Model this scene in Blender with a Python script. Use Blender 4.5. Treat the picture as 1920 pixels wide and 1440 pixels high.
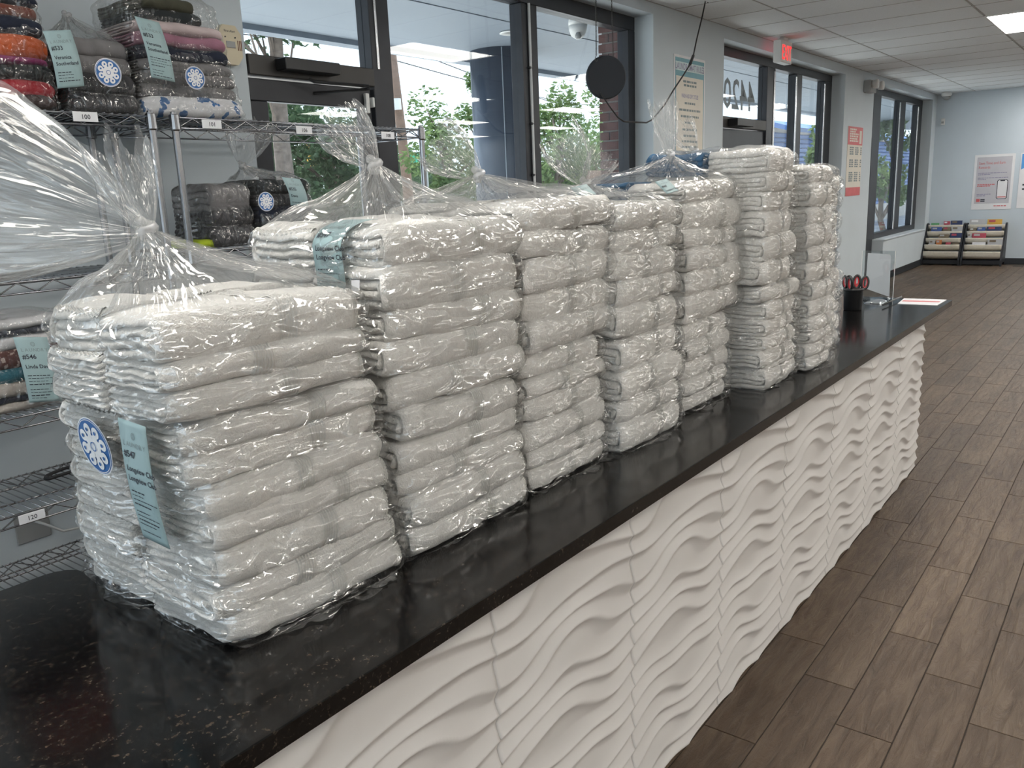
import bpy, math, random
import numpy as np
from mathutils import Vector, Matrix, noise
for o in list(bpy.data.objects):
    bpy.data.objects.remove(o, do_unlink=True)
SC = bpy.context.scene
COL = SC.collection
PI = math.pi

# ------------------------------------------------------------------ camera
F_PX = 1552.43
RW = [Vector((0.60430482, -0.795732, -0.04032692)),       # image right in the world
      Vector((-0.20209807, -0.10412792, -0.97381402)),    # image down
      Vector((0.77069582, 0.5966305, -0.22374091))]       # view direction
CAM = Vector((0.0, 0.0, 1.51))
cd = bpy.data.cameras.new('camera'); cam = bpy.data.objects.new('camera', cd); COL.objects.link(cam)
cd.sensor_fit = 'HORIZONTAL'; cd.sensor_width = 36.0; cd.lens = F_PX / 1920 * 36.0
cd.clip_start = 0.02; cd.clip_end = 500
m = Matrix.Identity(4)
for r in range(3):
    m[r][0] = RW[0][r]; m[r][1] = -RW[1][r]; m[r][2] = -RW[2][r]; m[r][3] = CAM[r]
cam.matrix_world = m
SC.camera = cam

def at(px, py, axis, val):
    """point of the place seen at a pixel of the photograph, on the plane axis = val"""
    d = RW[0] * ((px - 960) / F_PX) + RW[1] * ((py - 720) / F_PX) + RW[2]
    return CAM + d * ((val - CAM[axis]) / d[axis])

# ------------------------------------------------------------------ world, sun, exposure
w = bpy.data.worlds.new('sky'); SC.world = w; w.use_nodes = True
nt = w.node_tree; nt.nodes.clear()
wo = nt.nodes.new('ShaderNodeOutputWorld'); bg = nt.nodes.new('ShaderNodeBackground')
tc = nt.nodes.new('ShaderNodeTexCoord'); sx = nt.nodes.new('ShaderNodeSeparateXYZ'); rp = nt.nodes.new('ShaderNodeValToRGB')
nt.links.new(tc.outputs['Generated'], sx.inputs[0]); nt.links.new(sx.outputs['Z'], rp.inputs[0])
rp.color_ramp.elements[0].position = 0.0; rp.color_ramp.elements[0].color = (0.88, 0.95, 1.0, 1)
rp.color_ramp.elements[1].position = 0.75; rp.color_ramp.elements[1].color = (0.62, 0.76, 0.93, 1)
nt.links.new(rp.outputs[0], bg.inputs['Color']); bg.inputs['Strength'].default_value = 2.1
nt.links.new(bg.outputs[0], wo.inputs[0])
sl = bpy.data.lights.new('sun', 'SUN'); sun = bpy.data.objects.new('sun', sl); COL.objects.link(sun)
sl.energy = 13.0; sl.angle = 0.02; sl.color = (1.0, 0.95, 0.86)
sun.rotation_euler = Vector((-0.2, -0.5, -0.9)).to_track_quat('-Z', 'Y').to_euler()
TROFFER = 15.0
vs = SC.view_settings
vs.view_transform = 'Standard'; vs.look = 'None'; vs.gamma = 1.0; vs.use_curve_mapping = False; vs.exposure = 0.0
SC.cycles.max_bounces = 10; SC.cycles.diffuse_bounces = 4; SC.cycles.glossy_bounces = 4
SC.cycles.transmission_bounces = 6; SC.cycles.transparent_max_bounces = 40
SC.cycles.use_denoising = True; SC.cycles.use_adaptive_sampling = False
SC.cycles.sample_clamp_indirect = 6.0
SC.cycles.caustics_reflective = False; SC.cycles.caustics_refractive = False

# ------------------------------------------------------------------ materials
M = {}
class Mat:
    def __init__(s, name):
        s.m = bpy.data.materials.new(name); s.m.use_nodes = True; s.t = s.m.node_tree; s.t.nodes.clear()
        s.out = s.n('ShaderNodeOutputMaterial'); M[name] = s.m
    def n(s, ty, **kw):
        nd = s.t.nodes.new(ty)
        for k, v in kw.items():
            setattr(nd, k, v)
        return nd
    def l(s, a, b): s.t.links.new(a, b)
    def coord(s, kind='Object', scale=(1, 1, 1), rot=(0, 0, 0)):
        c = s.n('ShaderNodeTexCoord'); mp = s.n('ShaderNodeMapping')
        mp.inputs['Scale'].default_value = scale; mp.inputs['Rotation'].default_value = rot
        s.l(c.outputs[kind], mp.inputs[0]); return mp.outputs[0]
    def wcoord(s, scale=(1, 1, 1), rot=(0, 0, 0)):
        g = s.n('ShaderNodeNewGeometry'); mp = s.n('ShaderNodeMapping')
        mp.inputs['Scale'].default_value = scale; mp.inputs['Rotation'].default_value = rot
        s.l(g.outputs['Position'], mp.inputs[0]); return mp.outputs[0]
    def noise(s, vec, scale, detail=2.0, rough=0.5, dist=0.0):
        nd = s.n('ShaderNodeTexNoise'); nd.inputs['Scale'].default_value = scale
        nd.inputs['Detail'].default_value = detail; nd.inputs['Roughness'].default_value = rough
        nd.inputs['Distortion'].default_value = dist
        s.l(vec, nd.inputs['Vector']); return nd.outputs['Fac']
    def ramp(s, fac, stops):
        r = s.n('ShaderNodeValToRGB'); e = r.color_ramp.elements
        while len(e) < len(stops): e.new(0.5)
        for i, (p, c) in enumerate(stops):
            e[i].position = p; e[i].color = (*c, 1)
        s.l(fac, r.inputs[0]); return r.outputs[0]
    def bump(s, h, strength=0.3, dist=0.01):
        b = s.n('ShaderNodeBump'); b.inputs['Strength'].default_value = strength; b.inputs['Distance'].default_value = dist
        s.l(h, b.inputs['Height']); return b.outputs[0]
    def pbsdf(s, col=None, rough=0.5, metal=0.0, **kw):
        p = s.n('ShaderNodeBsdfPrincipled')
        if isinstance(col, tuple): p.inputs['Base Color'].default_value = (*col, 1)
        elif col is not None: s.l(col, p.inputs['Base Color'])
        p.inputs['Roughness'].default_value = rough; p.inputs['Metallic'].default_value = metal
        for k, v in kw.items(): p.inputs[k.replace('_', ' ')].default_value = v
        s.l(p.outputs[0], s.out.inputs[0]); return p

def plain(name, col, rough=0.5, metal=0.0, var=0.06, scale=8.0, **kw):
    """a plain painted / plastic / metal surface with a little unevenness"""
    a = Mat(name); v = a.coord('Object'); f = a.noise(v, scale, 3)
    c = a.ramp(f, [(0.3, tuple(x * (1 - var) for x in col)), (0.7, tuple(min(1, x * (1 + var)) for x in col))])
    a.pbsdf(c, rough, metal, **kw); return a

plain('wall_paint', (0.57, 0.635, 0.68), 0.75, var=0.02, scale=3)
plain('wall_paint_far', (0.58, 0.66, 0.73), 0.7, var=0.02, scale=3)
plain('white_wall', (0.84, 0.84, 0.83), 0.7, var=0.02)
plain('reveal_paint', (0.66, 0.72, 0.78), 0.6, var=0.02)
plain('black_base', (0.02, 0.024, 0.03), 0.5)
plain('frame_metal', (0.028, 0.031, 0.038), 0.38, 0.3, var=0.15)
plain('frame_bronze', (0.05, 0.048, 0.046), 0.45, 0.2)
plain('aluminium', (0.75, 0.77, 0.8), 0.25, 0.9)
plain('conduit', (0.75, 0.77, 0.78), 0.4)
plain('chrome', (0.36, 0.37, 0.39), 0.25, 1.0, var=0.03)
plain('black_plastic', (0.015, 0.016, 0.018), 0.4)
plain('speaker_black', (0.012, 0.017, 0.025), 0.65)
plain('cable_black', (0.012, 0.012, 0.013), 0.5)
plain('cable_white', (0.62, 0.63, 0.62), 0.5)
plain('white_plastic', (0.78, 0.79, 0.78), 0.4)
plain('grey_plastic', (0.34, 0.35, 0.35), 0.5)
plain('cream_plastic', (0.66, 0.59, 0.43), 0.5)
plain('dark_print', (0.03, 0.035, 0.05), 0.7)
plain('grey_print', (0.22, 0.27, 0.28), 0.7)
plain('blue_print', (0.025, 0.13, 0.38), 0.5)
plain('white_print', (0.80, 0.82, 0.84), 0.5)
plain('pale_print', (0.62, 0.75, 0.76), 0.55)
plain('teal_card', (0.33, 0.46, 0.48), 0.55, var=0.03)
plain('paper_white', (0.80, 0.81, 0.84), 0.6, var=0.03)
plain('paper_cream', (0.74, 0.70, 0.62), 0.6, var=0.03)
plain('paper_grey', (0.55, 0.55, 0.60), 0.5, var=0.03)
plain('poster_teal', (0.16, 0.36, 0.43), 0.5)
plain('poster_red', (0.62, 0.13, 0.14), 0.5)
plain('poster_lilac', (0.27, 0.26, 0.40), 0.5)
plain('poster_blue', (0.10, 0.33, 0.72), 0.5)
plain('mag_green', (0.13, 0.42, 0.18), 0.4); plain('mag_red', (0.48, 0.08, 0.12), 0.4)
plain('mag_navy', (0.03, 0.05, 0.14), 0.4); plain('mag_blue', (0.06, 0.12, 0.36), 0.4)
plain('mag_ochre', (0.68, 0.40, 0.07), 0.4); plain('mag_grey', (0.50, 0.51, 0.53), 0.4)
plain('mag_brown', (0.20, 0.16, 0.11), 0.4); plain('mag_orange', (0.60, 0.22, 0.08), 0.4)
plain('canvas', (0.70, 0.66, 0.57), 0.9, var=0.05, scale=40)
plain('dark_wood', (0.015, 0.017, 0.022), 0.45)
plain('red_grip', (0.55, 0.04, 0.05), 0.45)
plain('steel', (0.6, 0.6, 0.6), 0.25, 1.0)
plain('foil', (0.65, 0.68, 0.72), 0.12, 0.9)
plain('asphalt', (0.46, 0.46, 0.455), 0.9, var=0.2, scale=2)
plain('concrete', (0.66, 0.65, 0.63), 0.85, var=0.08, scale=2)
plain('soffit_paint', (0.25, 0.295, 0.35), 0.6, var=0.03, scale=1.5)
plain('fascia_paint', (0.22, 0.26, 0.31), 0.6)
plain('column_paint', (0.06, 0.08, 0.115), 0.35, var=0.06)
plain('brick', (0.12, 0.06, 0.055), 0.85, var=0.25, scale=14)
plain('mortar', (0.2, 0.19, 0.18), 0.9)
plain('bark', (0.16, 0.13, 0.11), 0.95, var=0.3, scale=6)
plain('pole_wood', (0.24, 0.16, 0.12), 0.9, var=0.2, scale=4)
plain('signal_yellow', (0.75, 0.42, 0.05), 0.5)
plain('sign_green', (0.02, 0.35, 0.22), 0.5)
plain('blue_siding', (0.03, 0.12, 0.36), 0.45, var=0.06, scale=1)
plain('pale_siding', (0.55, 0.52, 0.47), 0.7)
plain('grey_tile', (0.5, 0.5, 0.5), 0.5)
for nm, c in dict(cl_navy=(0.012, 0.017, 0.035), cl_redbrown=(0.19, 0.06, 0.04), cl_orange=(0.62, 0.13, 0.04), cl_magenta=(0.28, 0.04, 0.15),
                  cl_dark=(0.02, 0.025, 0.027), cl_red=(0.42, 0.025, 0.04), cl_brown=(0.05, 0.03, 0.03), cl_grey=(0.19, 0.185, 0.19),
                  cl_charcoal=(0.05, 0.05, 0.055), cl_pinkwhite=(0.55, 0.46, 0.46), cl_mauve=(0.33, 0.16, 0.22), cl_white=(0.66, 0.66, 0.68),
                  cl_green=(0.45, 0.58, 0.03), cl_teal=(0.02, 0.14, 0.19), cl_beige=(0.50, 0.46, 0.42), cl_blue=(0.05, 0.13, 0.24), cl_olive=(0.06, 0.06, 0.04)).items():
    a = Mat(nm); v = a.coord('Object'); f = a.noise(v, 300, 2)
    cc = a.ramp(a.noise(v, 9, 3), [(0.3, tuple(x * 0.8 for x in c)), (0.7, tuple(min(1, x * 1.15) for x in c))])
    p = a.pbsdf(cc, 0.9); a.l(a.bump(f, 0.5, 0.002), p.inputs['Normal'])

# terry towelling
a = Mat('terry'); v = a.coord('Object')
f1 = a.noise(v, 330, 2, 0.6); f2 = a.noise(v, 130, 3, 0.6); f3 = a.noise(v, 40, 2)
mx = a.n('ShaderNodeMath', operation='ADD'); a.l(f1, mx.inputs[0]); a.l(f2, mx.inputs[1])
mx2 = a.n('ShaderNodeMath', operation='ADD'); a.l(mx.outputs[0], mx2.inputs[0]); a.l(f3, mx2.inputs[1])
c = a.ramp(f2, [(0.25, (0.84, 0.825, 0.795)), (0.75, (0.94, 0.93, 0.905))])
p = a.pbsdf(c, 1.0, Sheen_Weight=0.35, Specular_IOR_Level=0.1); a.l(a.bump(mx2.outputs[0], 0.6, 0.006), p.inputs['Normal'])
a = Mat('woven'); v = a.coord('Object'); wv_ = a.n('ShaderNodeTexWave'); wv_.inputs['Scale'].default_value = 62; wv_.inputs['Distortion'].default_value = 1.5; wv_.inputs['Detail Scale'].default_value = 3; a.l(v, wv_.inputs['Vector']); f = wv_.outputs['Fac']
p = a.pbsdf((0.88, 0.87, 0.84), 0.8); a.l(a.bump(f, 0.9, 0.004), p.inputs['Normal'])
# printed sheet: white cloth with small blue sprigs
a = Mat('cl_sprig'); v = a.coord('Object'); f = a.noise(v, 24, 2, 0.6)
c = a.ramp(f, [(0.0, (0.66, 0.67, 0.70)), (0.57, (0.66, 0.67, 0.70)), (0.585, (0.05, 0.14, 0.32)), (1.0, (0.04, 0.10, 0.26))]); a.pbsdf(c, 0.9)
a = Mat('cl_pattern'); v = a.coord('Object'); f = a.noise(v, 60, 2, 0.6)
c = a.ramp(f, [(0.0, (0.11, 0.05, 0.04)), (0.55, (0.12, 0.05, 0.045)), (0.6, (0.5, 0.4, 0.36)), (1.0, (0.5, 0.4, 0.36))]); a.pbsdf(c, 0.9)

def thin_fresnel(a, ior=1.5):
    # the same reflectance from both faces of a thin sheet
    g = a.n('ShaderNodeNewGeometry'); mr = a.n('ShaderNodeMapRange'); mr.inputs['To Min'].default_value = ior; mr.inputs['To Max'].default_value = 1 / ior
    a.l(g.outputs['Backfacing'], mr.inputs['Value']); fr = a.n('ShaderNodeFresnel'); a.l(mr.outputs[0], fr.inputs['IOR']); return fr
def film(name, haze, crinkle, bscale, stretch=(1, 1, 1), gain=1.6, rough=0.09, dist=0.03, uv=False, cap=0.24):
    a = Mat(name); v = a.coord('UV' if uv else 'Object', stretch)
    n1 = a.noise(v, bscale, 1.3, 0.5, 0.5); n2 = a.noise(v, bscale * 0.28, 2, 0.5, 0.4)
    ab = a.n('ShaderNodeMath', operation='SUBTRACT'); a.l(n1, ab.inputs[0]); ab.inputs[1].default_value = 0.5
    ab2 = a.n('ShaderNodeMath', operation='ABSOLUTE'); a.l(ab.outputs[0], ab2.inputs[0])
    sm = a.n('ShaderNodeMath', operation='MULTIPLY_ADD'); a.l(n2, sm.inputs[0]); sm.inputs[1].default_value = 2.2; a.l(ab2.outputs[0], sm.inputs[2])
    nb = a.bump(sm.outputs[0], crinkle, dist)
    fr = thin_fresnel(a)
    mu0 = a.n('ShaderNodeMath', operation='MULTIPLY', use_clamp=True); a.l(fr.outputs[0], mu0.inputs[0]); mu0.inputs[1].default_value = gain
    mu = a.n('ShaderNodeMath', operation='MINIMUM'); a.l(mu0.outputs[0], mu.inputs[0]); mu.inputs[1].default_value = cap
    gl = a.n('ShaderNodeBsdfGlossy'); gl.inputs['Roughness'].default_value = rough; a.l(nb, gl.inputs['Normal'])
    tr = a.n('ShaderNodeBsdfTransparent'); tr.inputs['Color'].default_value = (0.99, 0.99, 0.985, 1)
    df = a.n('ShaderNodeBsdfDiffuse'); df.inputs['Color'].default_value = (0.85, 0.86, 0.87, 1); a.l(nb, df.inputs['Normal'])
    tl = a.n('ShaderNodeBsdfTranslucent'); tl.inputs['Color'].default_value = (0.85, 0.86, 0.87, 1)
    h = a.n('ShaderNodeMixShader'); h.inputs[0].default_value = 0.5; a.l(df.outputs[0], h.inputs[1]); a.l(tl.outputs[0], h.inputs[2])
    m1 = a.n('ShaderNodeMixShader'); m1.inputs[0].default_value = haze; a.l(tr.outputs[0], m1.inputs[1]); a.l(h.outputs[0], m1.inputs[2])
    m2 = a.n('ShaderNodeMixShader'); a.l(mu.outputs[0], m2.inputs[0]); a.l(m1.outputs[0], m2.inputs[1]); a.l(gl.outputs[0], m2.inputs[2])
    a.l(m2.outputs[0], a.out.inputs[0])
film('film_tight', 0.05, 1.0, 17, (0.6, 0.9, 1.7), gain=4.2, rough=0.075, dist=0.07)
film('film_far', 0.05, 1.0, 26, (0.7, 0.9, 1.6), gain=3.2, rough=0.09, dist=0.045)
film('film_neck', 0.09, 1.0, 1.0, (60, 4.5, 1), gain=2.6, rough=0.10, dist=0.011, uv=True)
film('film_tail', 0.09, 1.0, 1.0, (52, 3.6, 1), gain=2.0, rough=0.10, dist=0.010, uv=True)
film('film_smooth', 0.045, 1.0, 16, (1.7, 1, 0.6), gain=2.2, rough=0.10, dist=0.05)
film('film_knot', 0.45, 0.4, 60)

def glass(name, tint, gain):
    a = Mat(name); fr = thin_fresnel(a)
    mu = a.n('ShaderNodeMath', operation='MULTIPLY', use_clamp=True); a.l(fr.outputs[0], mu.inputs[0]); mu.inputs[1].default_value = gain
    gl = a.n('ShaderNodeBsdfGlossy'); gl.inputs['Roughness'].default_value = 0.0
    tr = a.n('ShaderNodeBsdfTransparent'); tr.inputs['Color'].default_value = (*tint, 1)
    m2 = a.n('ShaderNodeMixShader'); a.l(mu.outputs[0], m2.inputs[0]); a.l(tr.outputs[0], m2.inputs[1]); a.l(gl.outputs[0], m2.inputs[2])
    a.l(m2.outputs[0], a.out.inputs[0])
glass('window_glass', (0.93, 0.965, 0.985), 0.75)
glass('acrylic', (0.95, 0.965, 0.97), 1.3)

# black speckled granite
a = Mat('granite'); v = a.wcoord()
vo = a.n('ShaderNodeTexVoronoi'); vo.inputs['Scale'].default_value = 160; a.l(v, vo.inputs['Vector'])
n1 = a.noise(v, 120, 3, 0.65); n2 = a.noise(v, 14, 3)
c1 = a.ramp(n1, [(0.0, (0.002, 0.0025, 0.003)), (0.52, (0.004, 0.004, 0.0045)), (0.58, (0.010, 0.009, 0.008)), (0.72, (0.050, 0.039, 0.030))])
c2 = a.ramp(n2, [(0.35, (0.5, 0.5, 0.52)), (0.7, (1.35, 1.28, 1.22))])
mm = a.n('ShaderNodeMixRGB', blend_type='MULTIPLY'); mm.inputs[0].default_value = 1; a.l(c1, mm.inputs[1]); a.l(c2, mm.inputs[2])
a.pbsdf(mm.outputs[0], 0.13, Specular_IOR_Level=0.36)

# moulded white wave panel
plain('wave_white', (0.64, 0.625, 0.61), 0.55, var=0.02, scale=4)

# wood look floor tile: per-plank tone from the laying grid, grain along the plank
PLANK_L, PLANK_W, PLANK_Y0 = 0.61, 0.1526, 0.728
def wood(name):
    a = Mat(name); g = a.n('ShaderNodeNewGeometry'); s = a.n('ShaderNodeSeparateXYZ'); a.l(g.outputs['Position'], s.inputs[0])
    def mth(op, x, y=None):
        nd = a.n('ShaderNodeMath', operation=op)
        for i, q in enumerate((x, y)):
            if q is None: continue
            if isinstance(q, (int, float)): nd.inputs[i].default_value = q
            else: a.l(q, nd.inputs[i])
        return nd.outputs[0]
    row = mth('FLOOR', mth('DIVIDE', mth('SUBTRACT', PLANK_Y0 + PLANK_W, s.outputs['Y']), PLANK_W))
    off = mth('ADD', mth('MULTIPLY', row, 0.41), 0.1425)
    colm = mth('FLOOR', mth('DIVIDE', mth('SUBTRACT', s.outputs['X'], off), PLANK_L))
    cb = a.n('ShaderNodeCombineXYZ'); a.l(row, cb.inputs[0]); a.l(colm, cb.inputs[1])
    wn = a.n('ShaderNodeTexWhiteNoise'); a.l(cb.outputs[0], wn.inputs['Vector'])
    mp = a.n('ShaderNodeMapping'); mp.inputs['Scale'].default_value = (5.5, 34, 1); a.l(g.outputs['Position'], mp.inputs[0])
    ad = a.n('ShaderNodeVectorMath', operation='MULTIPLY_ADD'); a.l(wn.outputs['Color'], ad.inputs[0]); ad.inputs[1].default_value = (37, 61, 11); a.l(mp.outputs[0], ad.inputs[2])
    n1 = a.noise(ad.outputs[0], 1.0, 6, 0.65, 1.2); n2 = a.noise(ad.outputs[0], 0.22, 3, 0.5, 0.8)
    mix = mth('ADD', mth('MULTIPLY', n1, 0.65), mth('MULTIPLY', n2, 0.45))
    c = a.ramp(mix, [(0.34, (0.040, 0.026, 0.016)), (0.5, (0.083, 0.055, 0.036)), (0.68, (0.135, 0.097, 0.066))])
    tone = a.ramp(wn.outputs['Value'], [(0.0, (0.88, 0.87, 0.86)), (1.0, (1.10, 1.10, 1.09))])
    mm = a.n('ShaderNodeMixRGB', blend_type='MULTIPLY'); mm.inputs[0].default_value = 1; a.l(c, mm.inputs[1]); a.l(tone, mm.inputs[2])
    p = a.pbsdf(mm.outputs[0], 0.46, Specular_IOR_Level=0.35); a.l(a.bump(n1, 0.8, 0.008), p.inputs['Normal'])
wood('wood_tile')
plain('grout', (0.05, 0.042, 0.036), 0.9)
a = Mat('acoustic_tile'); v = a.wcoord(); f = a.noise(v, 90, 3, 0.7); f2 = a.noise(v, 1.1, 2)
p = a.pbsdf(a.ramp(f, [(0.3, (0.82, 0.86, 0.89)), (0.55, (0.89, 0.93, 0.96))]), 0.95); a.l(a.bump(f, 0.25, 0.004), p.inputs['Normal'])
plain('tbar', (0.42, 0.42, 0.42), 0.6)
def emit(name, col, st):
    a = Mat(name); e = a.n('ShaderNodeEmission'); e.inputs[0].default_value = (*col, 1); e.inputs[1].default_value = st; a.l(e.outputs[0], a.out.inputs[0])
emit('troffer_light', (1.0, 0.95, 0.875), TROFFER)
emit('exit_red', (1.0, 0.05, 0.05), 1.6)
def leaf(name, c1, c2):
    a = Mat(name); v = a.coord('Object'); f = a.noise(v, 1.2, 3)
    c = a.ramp(f, [(0.3, c1), (0.7, c2)])
    d = a.n('ShaderNodeBsdfDiffuse'); t = a.n('ShaderNodeBsdfTranslucent'); a.l(c, d.inputs[0]); a.l(c, t.inputs[0])
    mx = a.n('ShaderNodeMixShader'); mx.inputs[0].default_value = 0.45; a.l(d.outputs[0], mx.inputs[1]); a.l(t.outputs[0], mx.inputs[2]); a.l(mx.outputs[0], a.out.inputs[0])
leaf('leaf_dark', (0.055, 0.095, 0.058), (0.12, 0.18, 0.10))
leaf('leaf_light', (0.10, 0.17, 0.07), (0.22, 0.30, 0.13))

# ------------------------------------------------------------------ mesh helpers
class MB:
    def __init__(s): s.v = []; s.f = []
    def add(s, vs, fs):
        b = len(s.v); s.v.extend([tuple(q) for q in vs]); s.f.extend([tuple(i + b for i in f) for f in fs]); return s
    def box(s, a, b):
        x0, y0, z0 = a; x1, y1, z1 = b
        return s.add([(x0,y0,z0),(x1,y0,z0),(x1,y1,z0),(x0,y1,z0),(x0,y0,z1),(x1,y0,z1),(x1,y1,z1),(x0,y1,z1)],
                     [(0,3,2,1),(4,5,6,7),(0,1,5,4),(1,2,6,5),(2,3,7,6),(3,0,4,7)])
    def rbox(s, a, b, r=0.003):
        """box with chamfered edges"""
        lo = Vector(a); hi = Vector(b); vs = []; r = min(r, min(hi - lo) * 0.45)
        idx = {}
        for sx in (0, 1):
            for sy in (0, 1):
                for sz in (0, 1):
                    c = [(lo, hi)[q][i] for i, q in enumerate((sx, sy, sz))]
                    for ax in range(3):
                        q = list(c)
                        for o in range(3):
                            if o != ax: q[o] += r * (1 if (sx, sy, sz)[o] == 0 else -1)
                        idx[(sx, sy, sz, ax)] = len(vs); vs.append(tuple(q))
        fs = []
        for ax in range(3):
            o1, o2 = [(1, 2), (2, 0), (0, 1)][ax]
            for sgn in (0, 1):
                def k(u, w):
                    t = [0, 0, 0]; t[ax] = sgn; t[o1] = u; t[o2] = w; return idx[(*t, ax)]
                q = [k(0, 0), k(1, 0), k(1, 1), k(0, 1)]
                fs.append(tuple(q) if sgn else tuple(reversed(q)))
        for ax in range(3):
            o1, o2 = [(1, 2), (2, 0), (0, 1)][ax]
            for u in (0, 1):
                for w in (0, 1):
                    def k(e, face):
                        t = [0, 0, 0]; t[ax] = e; t[o1] = u; t[o2] = w; return idx[(*t, face)]
                    q = [k(0, o1), k(1, o1), k(1, o2), k(0, o2)]
                    fs.append(tuple(q) if (u == w) != True else tuple(reversed(q)))
        for sx in (0, 1):
            for sy in (0, 1):
                for sz in (0, 1):
                    q = [idx[(sx, sy, sz, a_)] for a_ in range(3)]
                    fs.append(tuple(q) if (sx + sy + sz) % 2 else tuple(reversed(q)))
        return s.add(vs, fs)
    def tube(s, pts, r, n=8, cap=True):
        pts = [Vector(p) for p in pts]; rs = r if isinstance(r, (list, tuple)) else [r] * len(pts)
        vs = []; prev = None
        for i, p in enumerate(pts):
            d = (pts[min(i + 1, len(pts) - 1)] - pts[max(i - 1, 0)]).normalized()
            if prev is None:
                u = d.orthogonal().normalized()
            else:
                u = (prev - d * prev.dot(d))
                u = u.normalized() if u.length > 1e-6 else d.orthogonal().normalized()
            prev = u; wv = d.cross(u)
            for k in range(n):
                t = 2 * PI * k / n; vs.append(p + (u * math.cos(t) + wv * math.sin(t)) * rs[i])
        fs = []
        for i in range(len(pts) - 1):
            for k in range(n):
                k2 = (k + 1) % n; fs.append((i*n+k, i*n+k2, (i+1)*n+k2, (i+1)*n+k))
        if cap:
            fs.append(tuple(reversed(range(n)))); fs.append(tuple(range((len(pts)-1)*n, len(pts)*n)))
        return s.add(vs, fs)
    def lathe(s, prof, c=(0, 0, 0), n=24, axis='Z'):
        vs = []
        for r, z in prof:
            for k in range(n):
                t = 2 * PI * k / n; x, y = r * math.cos(t), r * math.sin(t)
                q = (x, y, z) if axis == 'Z' else ((z, x, y) if axis == 'X' else (y, z, x))
                vs.append((c[0]+q[0], c[1]+q[1], c[2]+q[2]))
        fs = []
        for i in range(len(prof) - 1):
            for k in range(n):
                k2 = (k + 1) % n; fs.append((i*n+k, i*n+k2, (i+1)*n+k2, (i+1)*n+k))
        fs.append(tuple(reversed(range(n)))); fs.append(tuple(range((len(prof)-1)*n, len(prof)*n)))
        return s.add(vs, fs)
    def prism(s, poly, a, b, axis=1):
        """extrude a 2-D polygon between a and b along an axis"""
        def put(p, t):
            return {0: (t, p[0], p[1]), 1: (p[0], t, p[1]), 2: (p[0], p[1], t)}[axis]
        n = len(poly); vs = [put(p, a) for p in poly] + [put(p, b) for p in poly]
        fs = [tuple(range(n)), tuple(reversed(range(n, 2 * n)))] + [(i, i + n, (i + 1) % n + n, (i + 1) % n) for i in range(n)]
        return s.add(vs, fs)
    def mesh(s, name, mat, smooth=False):
        me = bpy.data.meshes.new(name); me.from_pydata(s.v, [], s.f)
        if mat: me.materials.append(M[mat])
        if smooth: me.shade_smooth() if hasattr(me, 'shade_smooth') else None
        me.update(); return me
    def build(s, name, mat, parent=None, smooth=False, fix=True):
        me = s.mesh(name, mat, smooth)
        if fix and len(s.f) < 60000:
            import bmesh
            b = bmesh.new(); b.from_mesh(me); bmesh.ops.recalc_face_normals(b, faces=b.faces); b.to_mesh(me); b.free()
        return link(name, me, parent)

def link(name, me, parent=None, loc=None):
    o = bpy.data.objects.new(name, me); COL.objects.link(o)
    if parent is not None: o.parent = parent
    if loc is not None: o.location = loc
    return o
def empty(name, loc=(0, 0, 0)):
    o = bpy.data.objects.new(name, None); COL.objects.link(o); o.location = loc; o.empty_display_size = 0.05; return o
def tag(o, label=None, cat=None, group=None, kind=None):
    if label: o['label'] = label
    if cat: o['category'] = cat
    if group: o['group'] = group
    if kind: o['kind'] = kind
    return o
def struct(o, label=None):
    o['kind'] = 'structure'
    if label: o['label'] = label
    return o
def local(o, parent):
    """keep a child where it was built although its parent stands elsewhere"""
    o.parent = parent; o.matrix_parent_inverse = Matrix.Translation(parent.location).inverted(); return o
def grid_mesh(name, P, mat, closed_u=True, smooth=True, uv=False):
    """P: array (rows, cols, 3) to a quad mesh"""
    V, U = P.shape[:2]; me = bpy.data.meshes.new(name)
    idx = np.arange(V * U).reshape(V, U)
    if closed_u:
        a_ = idx[:-1]; b_ = np.roll(idx, -1, 1)[:-1]; c_ = np.roll(idx, -1, 1)[1:]; d_ = idx[1:]
    else:
        a_ = idx[:-1, :-1]; b_ = idx[:-1, 1:]; c_ = idx[1:, 1:]; d_ = idx[1:, :-1]
    F = np.stack([a_, b_, c_, d_], -1).reshape(-1, 4)
    me.from_pydata(P.reshape(-1, 3).tolist(), [], F.tolist())
    if mat: me.materials.append(M[mat])
    if uv:
        ul = me.uv_layers.new(name='UVMap'); li = np.empty(len(me.loops), dtype=np.int32); me.loops.foreach_get('vertex_index', li)
        uu = (li % U) / U; vv = (li // U) / max(1, V - 1); uu = uu.reshape(-1, 4)
        uu = np.where((uu.max(1) - uu.min(1) > 0.5)[:, None] & (uu < 0.5), uu + 1, uu).reshape(-1)
        ul.data.foreach_set('uv', np.stack([uu, vv], -1).astype(np.float32).ravel())
    me.polygons.foreach_set('use_smooth', [smooth] * len(me.polygons)); me.update(); return me
_txt = {}
def text_mesh(s, size, bold=0.0, align='LEFT'):
    """outline letters as vertices and faces, x right, y up, origin at the baseline"""
    key = (s, bold, align)
    if key not in _txt:
        c = bpy.data.curves.new('letters', 'FONT'); c.body = s; c.size = 1.0; c.offset = bold; c.align_x = align; c.resolution_u = 2
        o = bpy.data.objects.new('letters', c); me = bpy.data.meshes.new_from_object(o)
        _txt[key] = ([(v.co.x, v.co.y) for v in me.vertices], [tuple(p.vertices) for p in me.polygons])
        bpy.data.objects.remove(o); bpy.data.curves.remove(c); bpy.data.meshes.remove(me)
    vs, fs = _txt[key]
    return [(x * size, y * size) for x, y in vs], fs

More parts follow.
